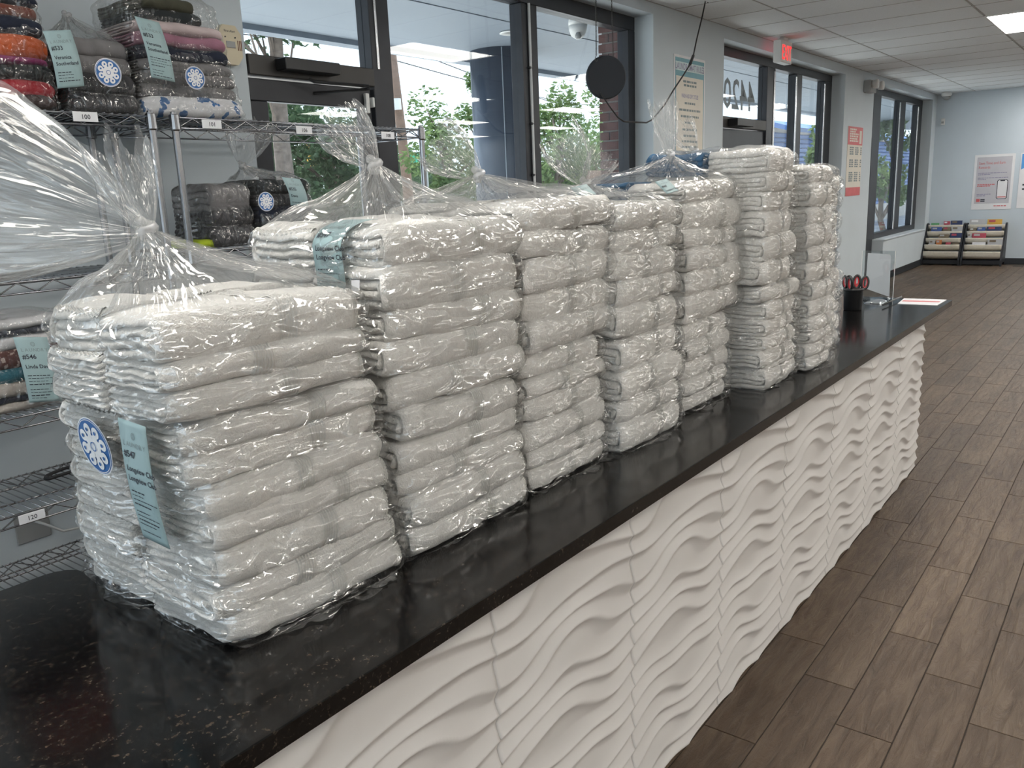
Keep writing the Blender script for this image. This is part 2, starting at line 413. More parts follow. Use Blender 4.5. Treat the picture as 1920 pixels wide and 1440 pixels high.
# ================================================================== THE SETTING
X0, X1, YW, YB, ZC = -2.6, 16.45, 3.2, -8.0, 2.88
YF = 3.36            # inner face of the storefront frames
floor = struct(MB().box((X0, YB, -0.12), (X1 + 0.2, YW + 0.3, -0.004)).build('floor', 'grout'), 'brown wood-look plank tile floor')
plank = MB().rbox((0.0015, 0.0015, -0.012), (PLANK_L - 0.0015, PLANK_W - 0.0015, 0.0), 0.0012).mesh('plank', 'wood_tile')
cells = []
for row in range(-18, 58):
    y0 = PLANK_Y0 - PLANK_W * row
    if y0 < YB or y0 + PLANK_W > YW + 0.02: continue
    off = (0.41 * row + 0.1425) % PLANK_L
    for i in range(-6, 28):
        x0 = off + i * PLANK_L
        if x0 < X0 or x0 + PLANK_L > X1: continue
        c = Vector((x0 + 0.3, y0 + 0.07, 0)) - CAM
        q = (c.dot(RW[0]), c.dot(RW[1]), c.dot(RW[2]))
        vis = False
        if q[2] > 0.3:
            px, py = 960 + F_PX * q[0] / q[2], 720 + F_PX * q[1] / q[2]
            vis = px > 1150 and px < 2020 and py < 1560 and py > 480 and not (y0 > 0.80 and x0 < 4.7)
        cells.append((c.length if vis else 99, x0, y0))
cells.sort()
far = MB()
for n, (dist, x0, y0) in enumerate(cells):
    if n < 290 and dist < 99:
        link('plank', plank, floor, (x0, y0, 0))
    else:
        far.box((x0 + 0.0015, y0 + 0.0015, -0.01), (x0 + PLANK_L - 0.0015, y0 + PLANK_W - 0.0015, 0.0))
tag(far.build('plank_field', 'wood_tile', floor, fix=False), kind='stuff')

# ceiling: tile grid, T-bars
ceil = struct(MB().box((X0, YB, ZC + 0.03), (X1 + 0.2, YW + 0.3, ZC + 0.25)).build('ceiling', 'black_base'), 'suspended ceiling of pale acoustic tiles')
TX, TXO, TY = 0.6157, 7.039, 1.2315
ROWS = [2.6226 - TY * k for k in range(-1, 9)]          # upper y line of each row
trof = [(9.475 + 3.0785 * i, 1.083 - 2.463 * j) for i in range(-4, 3) for j in range(4)]  # the column nearest the far wall is unseen, added to brighten that wall
tile = MB().rbox((0.006, 0.006, 0.0), (TX - 0.006, TY - 0.006, 0.02), 0.003).mesh('ceiling_tile', 'acoustic_tile')
tfar = MB(); bars = MB()
for k, yt in enumerate(ROWS):
    ylo = yt - TY; sh = 0.5 * TX if k >= 3 else 0.0
    i0 = math.floor((X0 - TXO) / TX)
    yhi = min(yt, YW); ylo = max(ylo, YB)
    if yhi > YB: bars.box((X0, yhi - 0.012, ZC - 0.002), (X1, yhi + 0.0, ZC + 0.012))
    for i in range(i0, 17):
        x0 = TXO + i * TX + sh
        xa, xb = max(x0, X0), min(x0 + TX, X1)
        if xb - xa < 0.03 or yhi - ylo < 0.03: continue
        bars.box((xa - 0.005, ylo, ZC - 0.0015), (xa + 0.005, yhi, ZC + 0.012))
        if any(abs(xa + xb - 2 * tx) < 1.2 and ylo < ty < yhi for tx, ty in trof):
            y2 = 0.77 if k == 2 else None
            tfar.box((xa + 0.006, ylo + 0.006, ZC), (xb - 0.006, yhi - 0.63, ZC + 0.02)); continue
        whole = xb - xa > TX - 0.01 and yhi - ylo > TY - 0.01
        if k <= 2 and x0 > 4.5:
            if whole: link('ceiling_tile', tile, ceil, (x0, ylo, ZC))
            else: MB().rbox((xa + 0.006, ylo + 0.006, ZC), (xb - 0.006, yhi - 0.006, ZC + 0.02), 0.003).build('ceiling_tile', 'acoustic_tile', ceil)
        else:
            tfar.box((xa + 0.006, ylo + 0.006, ZC), (xb - 0.006, yhi - 0.006, ZC + 0.02))
tag(tfar.build('tile_field', 'acoustic_tile', ceil, fix=False), kind='stuff')
bars.build('tile_grid', 'tbar', ceil, fix=False)
ORD = ['first', 'second', 'third', 'fourth', 'fifth', 'sixth', 'seventh', 'eighth', 'ninth', 'tenth']
n = 0
for tx, ty in trof:
    vis = abs(tx - 9.475) < 0.1 and abs(ty - 1.083) < 0.1
    t = empty('ceiling_light', (tx, ty, ZC))
    fr = MB()
    for a_, b_ in (((-0.61, -0.305), (0.61, -0.29)), ((-0.61, 0.29), (0.61, 0.305)), ((-0.61, -0.29), (-0.595, 0.29)), ((0.595, -0.29), (0.61, 0.29))):
        fr.box((a_[0], a_[1], -0.012), (b_[0], b_[1], 0.03))
    fr.build('light_frame', 'white_plastic', t)
    MB().box((-0.595, -0.29, -0.004), (0.595, 0.29, 0.004)).build('diffuser', 'troffer_light', t)
    if vis: tag(t, 'lit rectangular ceiling light panel at the top right corner of the photo', 'ceiling light', 'ceiling light panels')
    else: tag(t, 'lit rectangular ceiling light panel beyond the edge of the picture', 'ceiling light', 'ceiling light panels')

# walls
wl = MB()
for a_, b_ in (((-0.35, 0), (2.35, 3.0)), ((X0, 0), (-2.4, 3.0)), ((-2.4, 0), (-0.35, 0.5)), ((-2.4, 2.75), (-0.35, 3.0)), ((6.08, 0), (7.41, 3.0)), ((11.08, 0), (12.41, 3.0)), ((16.14, 0), (16.65, 3.0)),
               ((2.35, 2.80), (6.08, 3.0)), ((7.41, 2.775), (11.08, 3.0)), ((12.41, 2.78), (16.14, 3.0)), ((13.36, 0), (16.14, 0.6))):
    wl.box((a_[0], YW, a_[1]), (b_[0], YW + 0.27, b_[1]))
struct(wl.build('wall_left', 'wall_paint'), 'pale blue-grey window wall')
struct(MB().box((X1, YB, 0), (X1 + 0.2, YW + 0.05, 3.0)).build('wall_far', 'wall_paint_far'), 'pale blue far wall')
struct(MB().box((X0 - 0.2, YB - 0.2, 0), (X1 + 0.2, YB, 3.0)).build('wall_right', 'white_wall'))
wn_ = MB()
for a_, b_ in (((YB, 0), (-1.6, 3.0)), ((2.9, 0), (YW + 0.27, 3.0)), ((-1.6, 0), (2.9, 0.45)), ((-1.6, 2.75), (2.9, 3.0))):
    wn_.box((X0 - 0.2, a_[0], a_[1]), (X0, b_[0], b_[1]))
struct(wn_.build('wall_near', 'white_wall'))
bb = MB()
for x0, x1 in ((X0, 2.35), (6.08, 7.41), (11.08, 12.41), (13.36, 16.44)):
    bb.box((x0, YW - 0.012, 0), (x1, YW, 0.1))
struct(bb.build('baseboard_left', 'black_base'))
struct(MB().box((X1 - 0.012, YB, 0), (X1, YW - 0.012, 0.1)).build('baseboard_far', 'black_base'))
struct(MB().rbox((13.36, YW - 0.02, 0.6), (16.13, YF, 0.62), 0.004).build('trim_1', 'reveal_paint'), 'white window sill board')

# storefronts
def member(par, a_, b_, mat='frame_metal', name='frame_member'):
    return MB().rbox(a_, b_, 0.004).build(name, mat, par)
def pane(par, x0, x1, z0, z1, y=YF + 0.05, t=0.006):
    return MB().box((x0, y, z0), (x1, y + t, z1)).build('pane', 'window_glass', par)
D = 0.10
w1 = struct(empty('window_1'), 'dark framed storefront window behind the towels')
member(w1, (2.36, YF, 0), (2.47, YF + D, 2.80)); member(w1, (2.47, YF, 2.70), (6.08, YF + D, 2.80))
member(w1, (3.255, YF, 0), (3.40, YF + D, 2.70)); member(w1, (4.60, YF, 0), (4.77, YF + D, 2.70)); member(w1, (5.98, YF, 0), (6.08, YF + D, 2.70))
member(w1, (2.47, YF - 0.01, 2.09), (3.255, YF + D, 2.18), 'frame_bronze', 'transom_bar'); member(w1, (3.40, YF, 0), (5.98, YF + D, 0.12))
pane(w1, 2.47, 3.255, 2.18, 2.70); pane(w1, 3.40, 4.60, 0.12, 2.70); pane(w1, 4.77, 5.98, 0.12, 2.70)
MB().tube([(4.665, YF - 0.012, 0.1), (4.665, YF - 0.012, 2.70)], 0.009).build('conduit', 'conduit', w1)
for z in (1.62, 1.95, 2.3): MB().rbox((4.645, YF - 0.02, z), (4.685, YF, z + 0.015)).build('conduit_clip', 'frame_metal', w1)
MB().rbox((3.29, YF - 0.006, 2.18), (3.305, YF, 2.70)).build('glazing_bead', 'aluminium', w1)
# glass door with closer
d1 = struct(empty('door_1'), 'dark framed glass door with overhead closer')
for a_, b_, nm in (((2.48, 1.98), (3.245, 2.08), 'door_rail'), ((2.48, 0.02), (2.58, 1.98), 'door_stile'), ((3.17, 0.02), (3.245, 1.98), 'door_stile'), ((2.58, 0.02), (3.17, 0.28), 'door_rail')):
    member(d1, (a_[0], YF + 0.02, a_[1]), (b_[0], YF + 0.065, b_[1]), 'frame_metal', nm)
pane(d1, 2.58, 3.17, 0.28, 1.98, YF + 0.04)
cl = member(d1, (2.62, YF - 0.09, 2.115), (2.95, YF - 0.01, 2.17), 'black_plastic', 'closer_body')
MB().tube([(2.78, YF - 0.05, 2.09), (2.80, YF - 0.06, 2.075), (3.08, YF - 0.14, 2.068), (3.09, YF - 0.13, 2.055)], 0.008).build('closer_arm', 'black_plastic', d1)
MB().tube([(3.09, YF - 0.13, 2.055), (2.86, YF + 0.02, 2.035)], 0.007).build('closer_link', 'black_plastic', d1)
MB().rbox((3.19, YF - 0.002, 1.955), (3.215, YF + 0.02, 2.055), 0.003).build('door_contact', 'white_plastic', d1)
MB().rbox((3.225, YF - 0.015, 1.985), (3.24, YF + 0.02, 2.035), 0.003).build('door_contact', 'white_plastic', d1)
# second storefront
w2 = struct(empty('window_2'), 'dark framed storefront with reversed street number on its transom')
member(w2, (7.41, YF, 0), (7.50, YF + D, 2.775)); member(w2, (7.5, YF, 2.69), (11.08, YF + D, 2.775))
member(w2, (8.90, YF, 0), (9.13, YF + D, 2.69)); member(w2, (9.80, YF, 0), (9.98, YF + D, 2.69)); member(w2, (10.82, YF, 0), (11.08, YF + D, 2.69))
member(w2, (7.5, YF, 2.05), (8.90, YF + D, 2.15), 'frame_bronze', 'transom_bar')
pane(w2, 7.5, 8.90, 2.15, 2.69); pane(w2, 9.13, 9.80, 0.1, 2.69); pane(w2, 9.98, 10.82, 0.1, 2.69)
member(w2, (9.13, YF, 0), (10.82, YF + D, 0.1))
for x in (9.10, 9.78, 10.80): MB().rbox((x - 0.02, YF - 0.008, 0.1), (x + 0.02, YF, 2.66)).build('glazing_bead', 'aluminium', w2)
vs, fs = text_mesh('4420', 0.40, 0.012)
mb = MB(); mb.add([(8.71 - x * 1.0, YF + 0.058, 2.24 + y) for x, y in vs], fs); mb.build('street_number', 'grey_plastic', w2, fix=False)
d2 = struct(empty('door_2'), 'dark framed door under the reversed street number')
for a_, b_, nm in (((7.52, 1.80), (8.88, 2.04), 'door_rail'), ((7.52, 0.02), (7.70, 1.8), 'door_stile'), ((8.70, 0.02), (8.88, 1.8), 'door_stile'), ((7.7, 0.02), (8.70, 0.9), 'door_rail')):
    member(d2, (a_[0], YF + 0.02, a_[1]), (b_[0], YF + 0.065, b_[1]), 'frame_metal', nm)
pane(d2, 7.7, 8.7, 0.9, 1.8, YF + 0.04)
member(d2, (7.9, YF - 0.10, 2.06), (8.3, YF, 2.13), 'black_plastic', 'closer_body')
# third storefront
w3 = struct(empty('window_3'), 'tall dark framed window near the far corner')
member(w3, (12.41, YF, 0), (12.5, YF + D, 2.78)); member(w3, (12.5, YF, 2.69), (16.14, YF + D, 2.78))
member(w3, (13.05, YF, 0), (13.45, YF + D, 2.69)); member(w3, (14.62, YF, 0.7), (14.95, YF + D, 2.69)); member(w3, (15.86, YF, 0.7), (16.14, YF + D, 2.69))
member(w3, (13.45, YF, 0.6), (16.14, YF + D, 0.7)); member(w3, (12.5, YF, 2.08), (13.05, YF + D, 2.18), 'frame_bronze', 'transom_bar')
pane(w3, 13.45, 14.62, 0.7, 2.69); pane(w3, 14.95, 15.86, 0.7, 2.69); pane(w3, 12.5, 13.05, 2.18, 2.69)
for x in (14.58, 15.84): MB().rbox((x - 0.03, YF - 0.008, 0.7), (x + 0.03, YF, 2.66)).build('glazing_bead', 'aluminium', w3)
d3 = struct(empty('door_3'), 'narrow dark door beside the far window')
member(d3, (12.5, YF + 0.02, 1.9), (13.04, YF + 0.06, 2.07), 'frame_metal', 'door_rail'); member(d3, (12.5, YF + 0.02, 0.02), (13.04, YF + 0.06, 0.3), 'frame_metal', 'door_rail')
member(d3, (12.9, YF + 0.02, 0.3), (13.04, YF + 0.06, 1.9), 'frame_metal', 'door_stile'); pane(d3, 12.5, 12.9, 0.3, 1.9, YF + 0.04)
w5 = struct(empty('window_5'))
for x0, x1, z0, z1 in ((-2.4, -0.35, 0.5, 0.6), (-2.4, -0.35, 2.65, 2.75), (-2.4, -2.3, 0.6, 2.65), (-0.45, -0.35, 0.6, 2.65)):
    member(w5, (x0, YF, z0), (x1, YF + D, z1))
pane(w5, -2.3, -0.45, 0.6, 2.65)
# window in the near end wall, behind the camera
w4 = struct(empty('window_4'))
for y0, y1, z0, z1 in ((-1.6, 2.9, 0.45, 0.55), (-1.6, 2.9, 2.65, 2.75), (-1.6, -1.5, 0.55, 2.65), (0.6, 0.7, 0.55, 2.65), (2.8, 2.9, 0.55, 2.65)):
    MB().rbox((X0 - 0.15, y0, z0), (X0 - 0.05, y1, z1)).build('frame_member', 'frame_metal', w4)
for y0, y1 in ((-1.5, 0.6), (0.7, 2.8)): MB().box((X0 - 0.1, y0, 0.55), (X0 - 0.094, y1, 2.65)).build('pane', 'window_glass', w4)

# ------------------------------------------------------------------ outside
struct(MB().box((-120, -120, -0.4), (200, 200, -0.14)).build('ground', 'asphalt'))
struct(MB().box((-6, YW + 0.27, -0.14), (30, 6.9, -0.02)).build('sidewalk', 'concrete'))
can = struct(MB().box((-6, YW + 0.27, 3.05), (30, 6.5, 3.15)).build('canopy', 'soffit_paint'), 'pale soffit of the walkway canopy')
MB().box((-6, 6.46, 3.0), (30, 6.62, 3.55)).build('fascia', 'fascia_paint', can)
MB().box((-6, 4.9, 3.043), (30, 4.915, 3.05)).build('soffit_seam', 'fascia_paint', can)
c_ = MB().lathe([(0.36, -0.1), (0.36, 3.05)], (7.75, 5.95, 0), 40)
struct(c_.build('column', 'column_paint', smooth=True), 'thick dark blue round column outside')
MB().box((7.75 - 0.362 * 0.8, 5.95 - 0.362 * 0.62, 0), (7.75 - 0.362 * 0.8 + 0.012, 5.95 - 0.362 * 0.62 + 0.012, 3.04)).build('column_seam', 'fascia_paint', None).parent = bpy.data.objects['column']
bp = struct(MB().box((6.215, YW + 0.265, -0.1), (7.28, 3.74, 3.05)).build('brick_pier', 'mortar'), 'dark red brick pier outside')
bk = MB().rbox((0, 0, 0), (0.02, 0.193, 0.0635), 0.003).mesh('brick', 'brick'); bh = MB().rbox((0, 0, 0), (0.02, 0.09, 0.0635), 0.003).mesh('brick', 'brick')
for c in range(16, 40):
    z = c * 0.0765
    if z > 2.98: break
    if c % 2: link('brick', bk, bp, (6.205, 3.475, z)); link('brick', bh, bp, (6.205, 3.675, z))
    else: link('brick', bh, bp, (6.205, 3.475, z)); link('brick', bk, bp, (6.205, 3.575, z))
# dome camera and downlight under the canopy
p = at(1083, 25, 2, 3.05)
t = tag(empty('dome_camera', (p.x, p.y, 3.05)), 'white dome security camera under the canopy outside the window', 'security camera')
MB().lathe([(0.05, 0), (0.075, -0.02), (0.085, -0.07), (0.085, -0.10)], n=24).build('housing', 'white_plastic', t, True)
MB().lathe([(0.083, -0.10), (0.08, -0.14), (0.06, -0.19), (0.02, -0.215)], n=24).build('dome', 'white_plastic', t, True)
MB().lathe([(0.02, -0.17), (0.03, -0.20), (0.02, -0.22)], (-0.045, -0.03, 0), 12).build('lens', 'grey_plastic', t, True)
p = at(962, 60, 2, 3.05)
t = tag(empty('downlight', (p.x, p.y, 3.05)), 'round white recessed downlight in the canopy soffit outside', 'downlight')
MB().lathe([(0.13, -0.004), (0.135, -0.012), (0.10, -0.014), (0.09, -0.004)], n=32).build('trim_ring', 'white_plastic', t, True)
MB().lathe([(0.09, -0.004), (0.06, -0.006), (0.02, -0.007)], n=32).build('reflector', 'grey_plastic', t, True)

def tree(name, label, base, h, spread, seed, mat, leaves, size, trunk_r=0.16, blobs=14, zlo=0.3, group='trees across the street'):
    rnd = random.Random(seed); t = tag(empty(name, base), label, 'tree', group)
    tr = MB(); lean = rnd.uniform(-0.4, 0.4)
    pts = [(lean * (i / 6) ** 2, 0.2 * math.sin(i), h * 0.85 * i / 6) for i in range(7)]
    tr.tube(pts, [trunk_r * (1 - 0.12 * i) for i in range(7)], 8)
    cent = []
    for b in range(blobs):
        z = h * rnd.uniform(zlo, 1.0); rr = spread * math.sqrt(max(0.1, 1 - ((z / h - 0.62) / 0.45) ** 2)) * rnd.uniform(0.2, 0.95); an = rnd.uniform(0, 2 * PI)
        c = (rr * math.cos(an), rr * math.sin(an), z); cent.append((c, spread * rnd.uniform(0.28, 0.5)))
        k = pts[min(6, max(1, int(z / h * 5)))]
        tr.tube([k, ((k[0] + c[0]) / 2, (k[1] + c[1]) / 2, (k[2] + c[2]) / 2 + 0.1), c], [0.05, 0.035, 0.012], 5)
    tr.build('trunk', 'bark', t, True, fix=False)
    V = []; Fc = []
    for i in range(leaves):
        (cx, cy, cz), r = cent[rnd.randrange(len(cent))]
        d = Vector((rnd.gauss(0, 1), rnd.gauss(0, 1), rnd.gauss(0, 0.75))); d = d.normalized() * r * rnd.uniform(0.35, 1.0) ** 0.6
        c = Vector((cx, cy, cz)) + d
        u = Vector((rnd.gauss(0, 1), rnd.gauss(0, 1), rnd.gauss(0, 1))).normalized(); v2 = u.orthogonal().normalized()
        s = size * rnd.uniform(0.6, 1.3)
        b = len(V); V += [c - u * s, c + v2 * s * 0.5, c + u * s, c - v2 * s * 0.5]; Fc.append((b, b + 1, b + 2, b + 3))
    me = bpy.data.meshes.new('foliage'); me.from_pydata([tuple(q) for q in V], [], Fc); me.materials.append(M[mat]); o = link('foliage', me, t); o['kind'] = 'stuff'
    return t
def tb(px, y, z=-0.14):
    p = at(px, 380, 1, y); return (p.x, y, z)
tree('tall_tree', 'tall grey-trunked tree seen through the glass door', tb(548, 19), 11.5, 3.2, 3, 'leaf_dark', 5000, 0.15, 0.30, 14, 0.55)
tree('leafy_tree', 'dark leafy tree left of the tall trunk behind the glass door', tb(465, 24), 5.0, 2.6, 5, 'leaf_dark', 6500, 0.15, 0.14, 18, 0.15)
tree('leafy_tree', 'dark rounded tree right of the tall trunk behind the glass door', tb(622, 25), 5.2, 2.3, 6, 'leaf_dark', 6500, 0.15, 0.14, 18, 0.15)
tree('leafy_tree', 'bright leafy tree right of the utility pole', tb(845, 17), 4.4, 1.35, 7, 'leaf_light', 5200, 0.09, 0.09, 18, 0.1)
tree('leafy_tree', 'slender tree half hidden behind the dark round column', tb(915, 22), 6.4, 1.5, 12, 'leaf_light', 4000, 0.12, 0.10, 14, 0.2)
tree('leafy_tree', 'bright green tree between column and brick pier', tb(1045, 13.5), 4.3, 1.5, 8, 'leaf_light', 5500, 0.085, 0.10, 20, 0.1)
tree('leafy_tree', 'loose branchy tree just left of the brick pier', tb(1140, 18), 5.6, 2.0, 9, 'leaf_light', 5000, 0.11, 0.12, 18, 0.15)
tree('leafy_tree', 'small tree in front of the blue building', (25.5, 6.05, -0.14), 3.4, 0.8, 10, 'leaf_light', 1500, 0.10, 0.09, 14, 0.3)
tree('leafy_tree', 'tree standing at the end of the blue building', (24.0, 7.1, -0.14), 3.8, 0.7, 11, 'leaf_light', 1800, 0.10, 0.09, 14, 0.3)
for i, (px, y) in enumerate(((380, 40), (520, 46), (690, 42), (800, 48), (960, 44), (1090, 50), (1200, 46))):
    tree('distant_tree', 'distant dark green tree, %s from the left along the horizon' % ORD[i], tb(px, y), 4.2 + (i * 7 % 5) * 0.3, 4.4, 40 + i, 'leaf_dark', 3800, 0.34, 0.2, 14, 0.05)
# utility pole with wires, signals
p = at(770, 380, 1, 26)
t = tag(empty('utility_pole', (p.x, 26, -0.14)), 'brown wooden utility pole between door and column', 'utility pole')
MB().tube([(0, 0, 0), (-0.25, 0, 4), (-0.6, 0, 8.6)], [0.24, 0.21, 0.17], 12).build('pole', 'pole_wood', t, True)
MB().tube([(-1.3, -0.3, 7.75), (0.2, 0.3, 7.75)], 0.06, 6).build('crossarm', 'pole_wood', t)
MB().tube([(-0.5, -0.02, 5.3), (-0.52, -0.02, 5.75)], 0.225, 12).build('marker_band', 'paper_white', t)
for i, (q0, q1, sg) in enumerate((((-30, -4, 7.0), (-0.6, 0, 7.8), 'upper left'), ((-30, -4, 5.9), (-0.5, 0, 6.6), 'lower left'), ((-0.6, 0, 8.0), (32, 6, 6.6), 'upper right'), ((-0.5, 0, 7.3), (32, 6, 7.6), 'middle right'), ((-0.4, 0, 4.6), (32, 2, 3.9), 'lower right'))):
    q0 = Vector(q0); q1 = Vector(q1)
    pts = [q0.lerp(q1, s / 8) - Vector((0, 0, 0.5 * math.sin(PI * s / 8))) for s in range(9)]
    o = MB().tube(pts, 0.022, 4).build('overhead_wire', 'cable_black'); o.location = (p.x, 26, -0.14)
    tag(o, 'thin dark overhead wire strung to the utility pole, ' + sg, 'wire', 'overhead wires')
t = tag(empty('signal_mast', (at(500, 380, 1, 30).x, 30.3, -0.14)), 'grey mast arm carrying the traffic signals beyond the door', 'mast')
zs_ = at(600, 268, 1, 30).z + 0.14
MB().tube([(0, 0, 0), (0, 0, zs_ + 0.5)], 0.14, 10).build('mast_pole', 'grey_plastic', t, True); MB().tube([(0, 0, zs_), (8.5, 0, zs_ + 0.1)], [0.09, 0.06], 8).build('mast_arm', 'grey_plastic', t, True)
for i, px in enumerate((582, 638)):
    p = at(px, 287, 1, 30); t = tag(empty('traffic_signal', p), 'yellow traffic signal hanging beyond the glass door, %s one' % ('left', 'right')[i], 'traffic light', 'traffic signals')
    MB().rbox((-0.2, -0.15, -0.55), (0.2, 0.15, 0.55), 0.05).build('signal_body', 'signal_yellow', t); MB().tube([(0, 0.1, 0.2), (0, 0.3, 0.35)], 0.04, 6).build('bracket', 'grey_plastic', t)
    for z in (-0.34, 0, 0.34): MB().lathe([(0.12, -0.16), (0.14, -0.2), (0.13, -0.22)], (0, 0, z), 12, 'Y').build('lens', 'black_plastic', t)
p = at(800, 297, 1, 30); q = at(770, 297, 1, 30)
t = tag(empty('street_sign', (p.x, 30, -0.14)), 'small green street sign on a post beside the utility pole', 'sign')
MB().rbox((q.x - p.x, 0, p.z - 0.06), (0, 0.05, p.z + 0.34), 0.02).build('sign_blade', 'sign_green', t); MB().tube([(0.0, 0.03, 0), (0.0, 0.03, p.z + 0.4)], 0.05, 8).build('sign_post', 'grey_plastic', t)
# blue sided building
b = tag(empty('blue_building', (36, 10, -0.14)), 'low building with bright blue horizontal siding seen through the far windows', 'building')
MB().box((-12, -1.0, 0), (22, 4, 3.2)).build('wall', 'pale_siding', b)
sd = MB().rbox((0, -0.05, 0), (34, 0, 0.125), 0.02).mesh('siding_board', 'blue_siding')
se = MB().rbox((-0.05, 0, 0), (0, 5, 0.125), 0.02).mesh('siding_board', 'blue_siding')
for k in range(18):
    link('siding_board', sd, b, (-12, -1.0, 0.65 + 0.135 * k)); link('siding_board', se, b, (-12, -1.0, 0.65 + 0.135 * k))
MB().prism([(-1.9, 3.0), (-1.0, 3.25), (4.2, 3.25), (4.2, 3.4), (-1.0, 3.4), (-1.9, 3.12)], -12.6, 22.4, 0).build('roof', 'blue_siding', b)
# boundary kerb and low sign board
o = MB().rbox((-6, 12.0, -0.14), (40, 12.25, 0.0), 0.03).build('kerb', 'concrete'); struct(o)
p = at(1120, 315, 1, 10.5)
t = tag(empty('notice_board', (p.x, 10.5, -0.14)), 'brown board on posts among the trees outside', 'board')
MB().rbox((-0.35, 0, 1.2), (0.35, 0.05, 2.1), 0.01).build('board', 'pole_wood', t)
for s in (-0.3, 0.3): MB().rbox((s - 0.03, 0.05, 0), (s + 0.03, 0.11, 2.0), 0.005).build('post', 'pole_wood', t)

# ================================================================== COUNTER
ZT = 0.88
rng = np.random.default_rng(4)
def smoothn(P, sc, seed=0.0, octv=2):
    """coherent noise at an (n,3) array of points, range about -1..1"""
    out = np.empty(len(P))
    for i, q in enumerate(P):
        v = Vector((q[0] * sc + seed, q[1] * sc - seed * 1.7, q[2] * sc + seed * 0.6)); s = noise.noise(v)
        if octv > 1: s += 0.5 * noise.noise(v * 2.13)
        out[i] = s
    return out
ctop = MB()
back = [(4.79, 1.41), (0.70, 1.41)] + [(0.665 - 0.05 * math.sin(t) * 1.0, 1.46 - 0.05 * math.cos(t)) for t in (0.0, 0.4, 0.8, 1.2, PI / 2)] + \
       [(0.565 + 0.05 * math.cos(t), 1.465 + 0.05 * math.sin(t)) for t in (0.0, 0.4, 0.8, 1.2, PI / 2)] + [(-0.9, 1.515), (-0.9, 0.792), (4.79, 0.792)]
ctop.prism(back, ZT - 0.031, ZT, 2)
o = ctop.build('countertop', 'granite'); tag(o, 'long polished black granite countertop under the bagged towels', 'countertop')
bv = o.modifiers.new('edge', 'BEVEL'); bv.width = 0.0015; bv.segments = 1
cb = tag(MB().box((-0.88, 0.892, 0.0), (4.645, 1.38, ZT - 0.031)).build('counter_base', 'wave_white'), 'service counter base clad in white wave-relief panels', 'counter')
JD, JX = 0.513, 1.0555
NX, NZ = 60, 400
u = np.linspace(0, 1, NX); z = np.linspace(0.0, ZT - 0.033, NZ)
U, Z = np.meshgrid(u, z)
ph = Z / 0.058 + 0.36 * np.sin(2 * PI * U + 2.3 + 1.0 * np.sin(2 * PI * Z / 0.9)) + 0.10 * np.sin(4 * PI * U + 9 * Z)
for u0, z0, su, sz, bb_ in ((0.42, 0.735, 0.22, 0.060, 0.8), (0.60, 0.56, 0.22, 0.065, 0.75), (0.36, 0.40, 0.24, 0.06, 0.8), (0.62, 0.24, 0.22, 0.06, 0.75), (0.40, 0.09, 0.22, 0.05, 0.7), (0.02, 0.63, 0.2, 0.05, 0.5), (0.98, 0.63, 0.2, 0.05, 0.5)):
    ph = ph - bb_ * (Z - z0) / 0.058 * np.exp(-((U - u0) / su) ** 2 - ((Z - z0) / sz) ** 2)
tt = ph - np.floor(ph)
hgt = 0.0115 * np.where(tt < 0.60, np.abs((0.60 - tt) / 0.60) ** 1.6, np.abs((tt - 0.60) / 0.40) ** 1.5)
Pn = np.stack([U * (JD - 0.003), 0.891 - 0.002 - hgt, Z], -1)
edge = Pn.copy()
rim0 = Pn[:, :1].copy(); rim0[..., 1] = 0.8925; rim1 = Pn[:, -1:].copy(); rim1[..., 1] = 0.8925
Pn = np.concatenate([rim0, Pn, rim1], 1)
pmesh = grid_mesh('wave_panel', Pn, 'wave_white', closed_u=False)
pmesh.polygons.foreach_set('use_smooth', [True] * len(pmesh.polygons))
for k in range(-3, 7):
    link('wave_panel', pmesh, cb, (JX + k * JD + 0.0015, 0, 0))

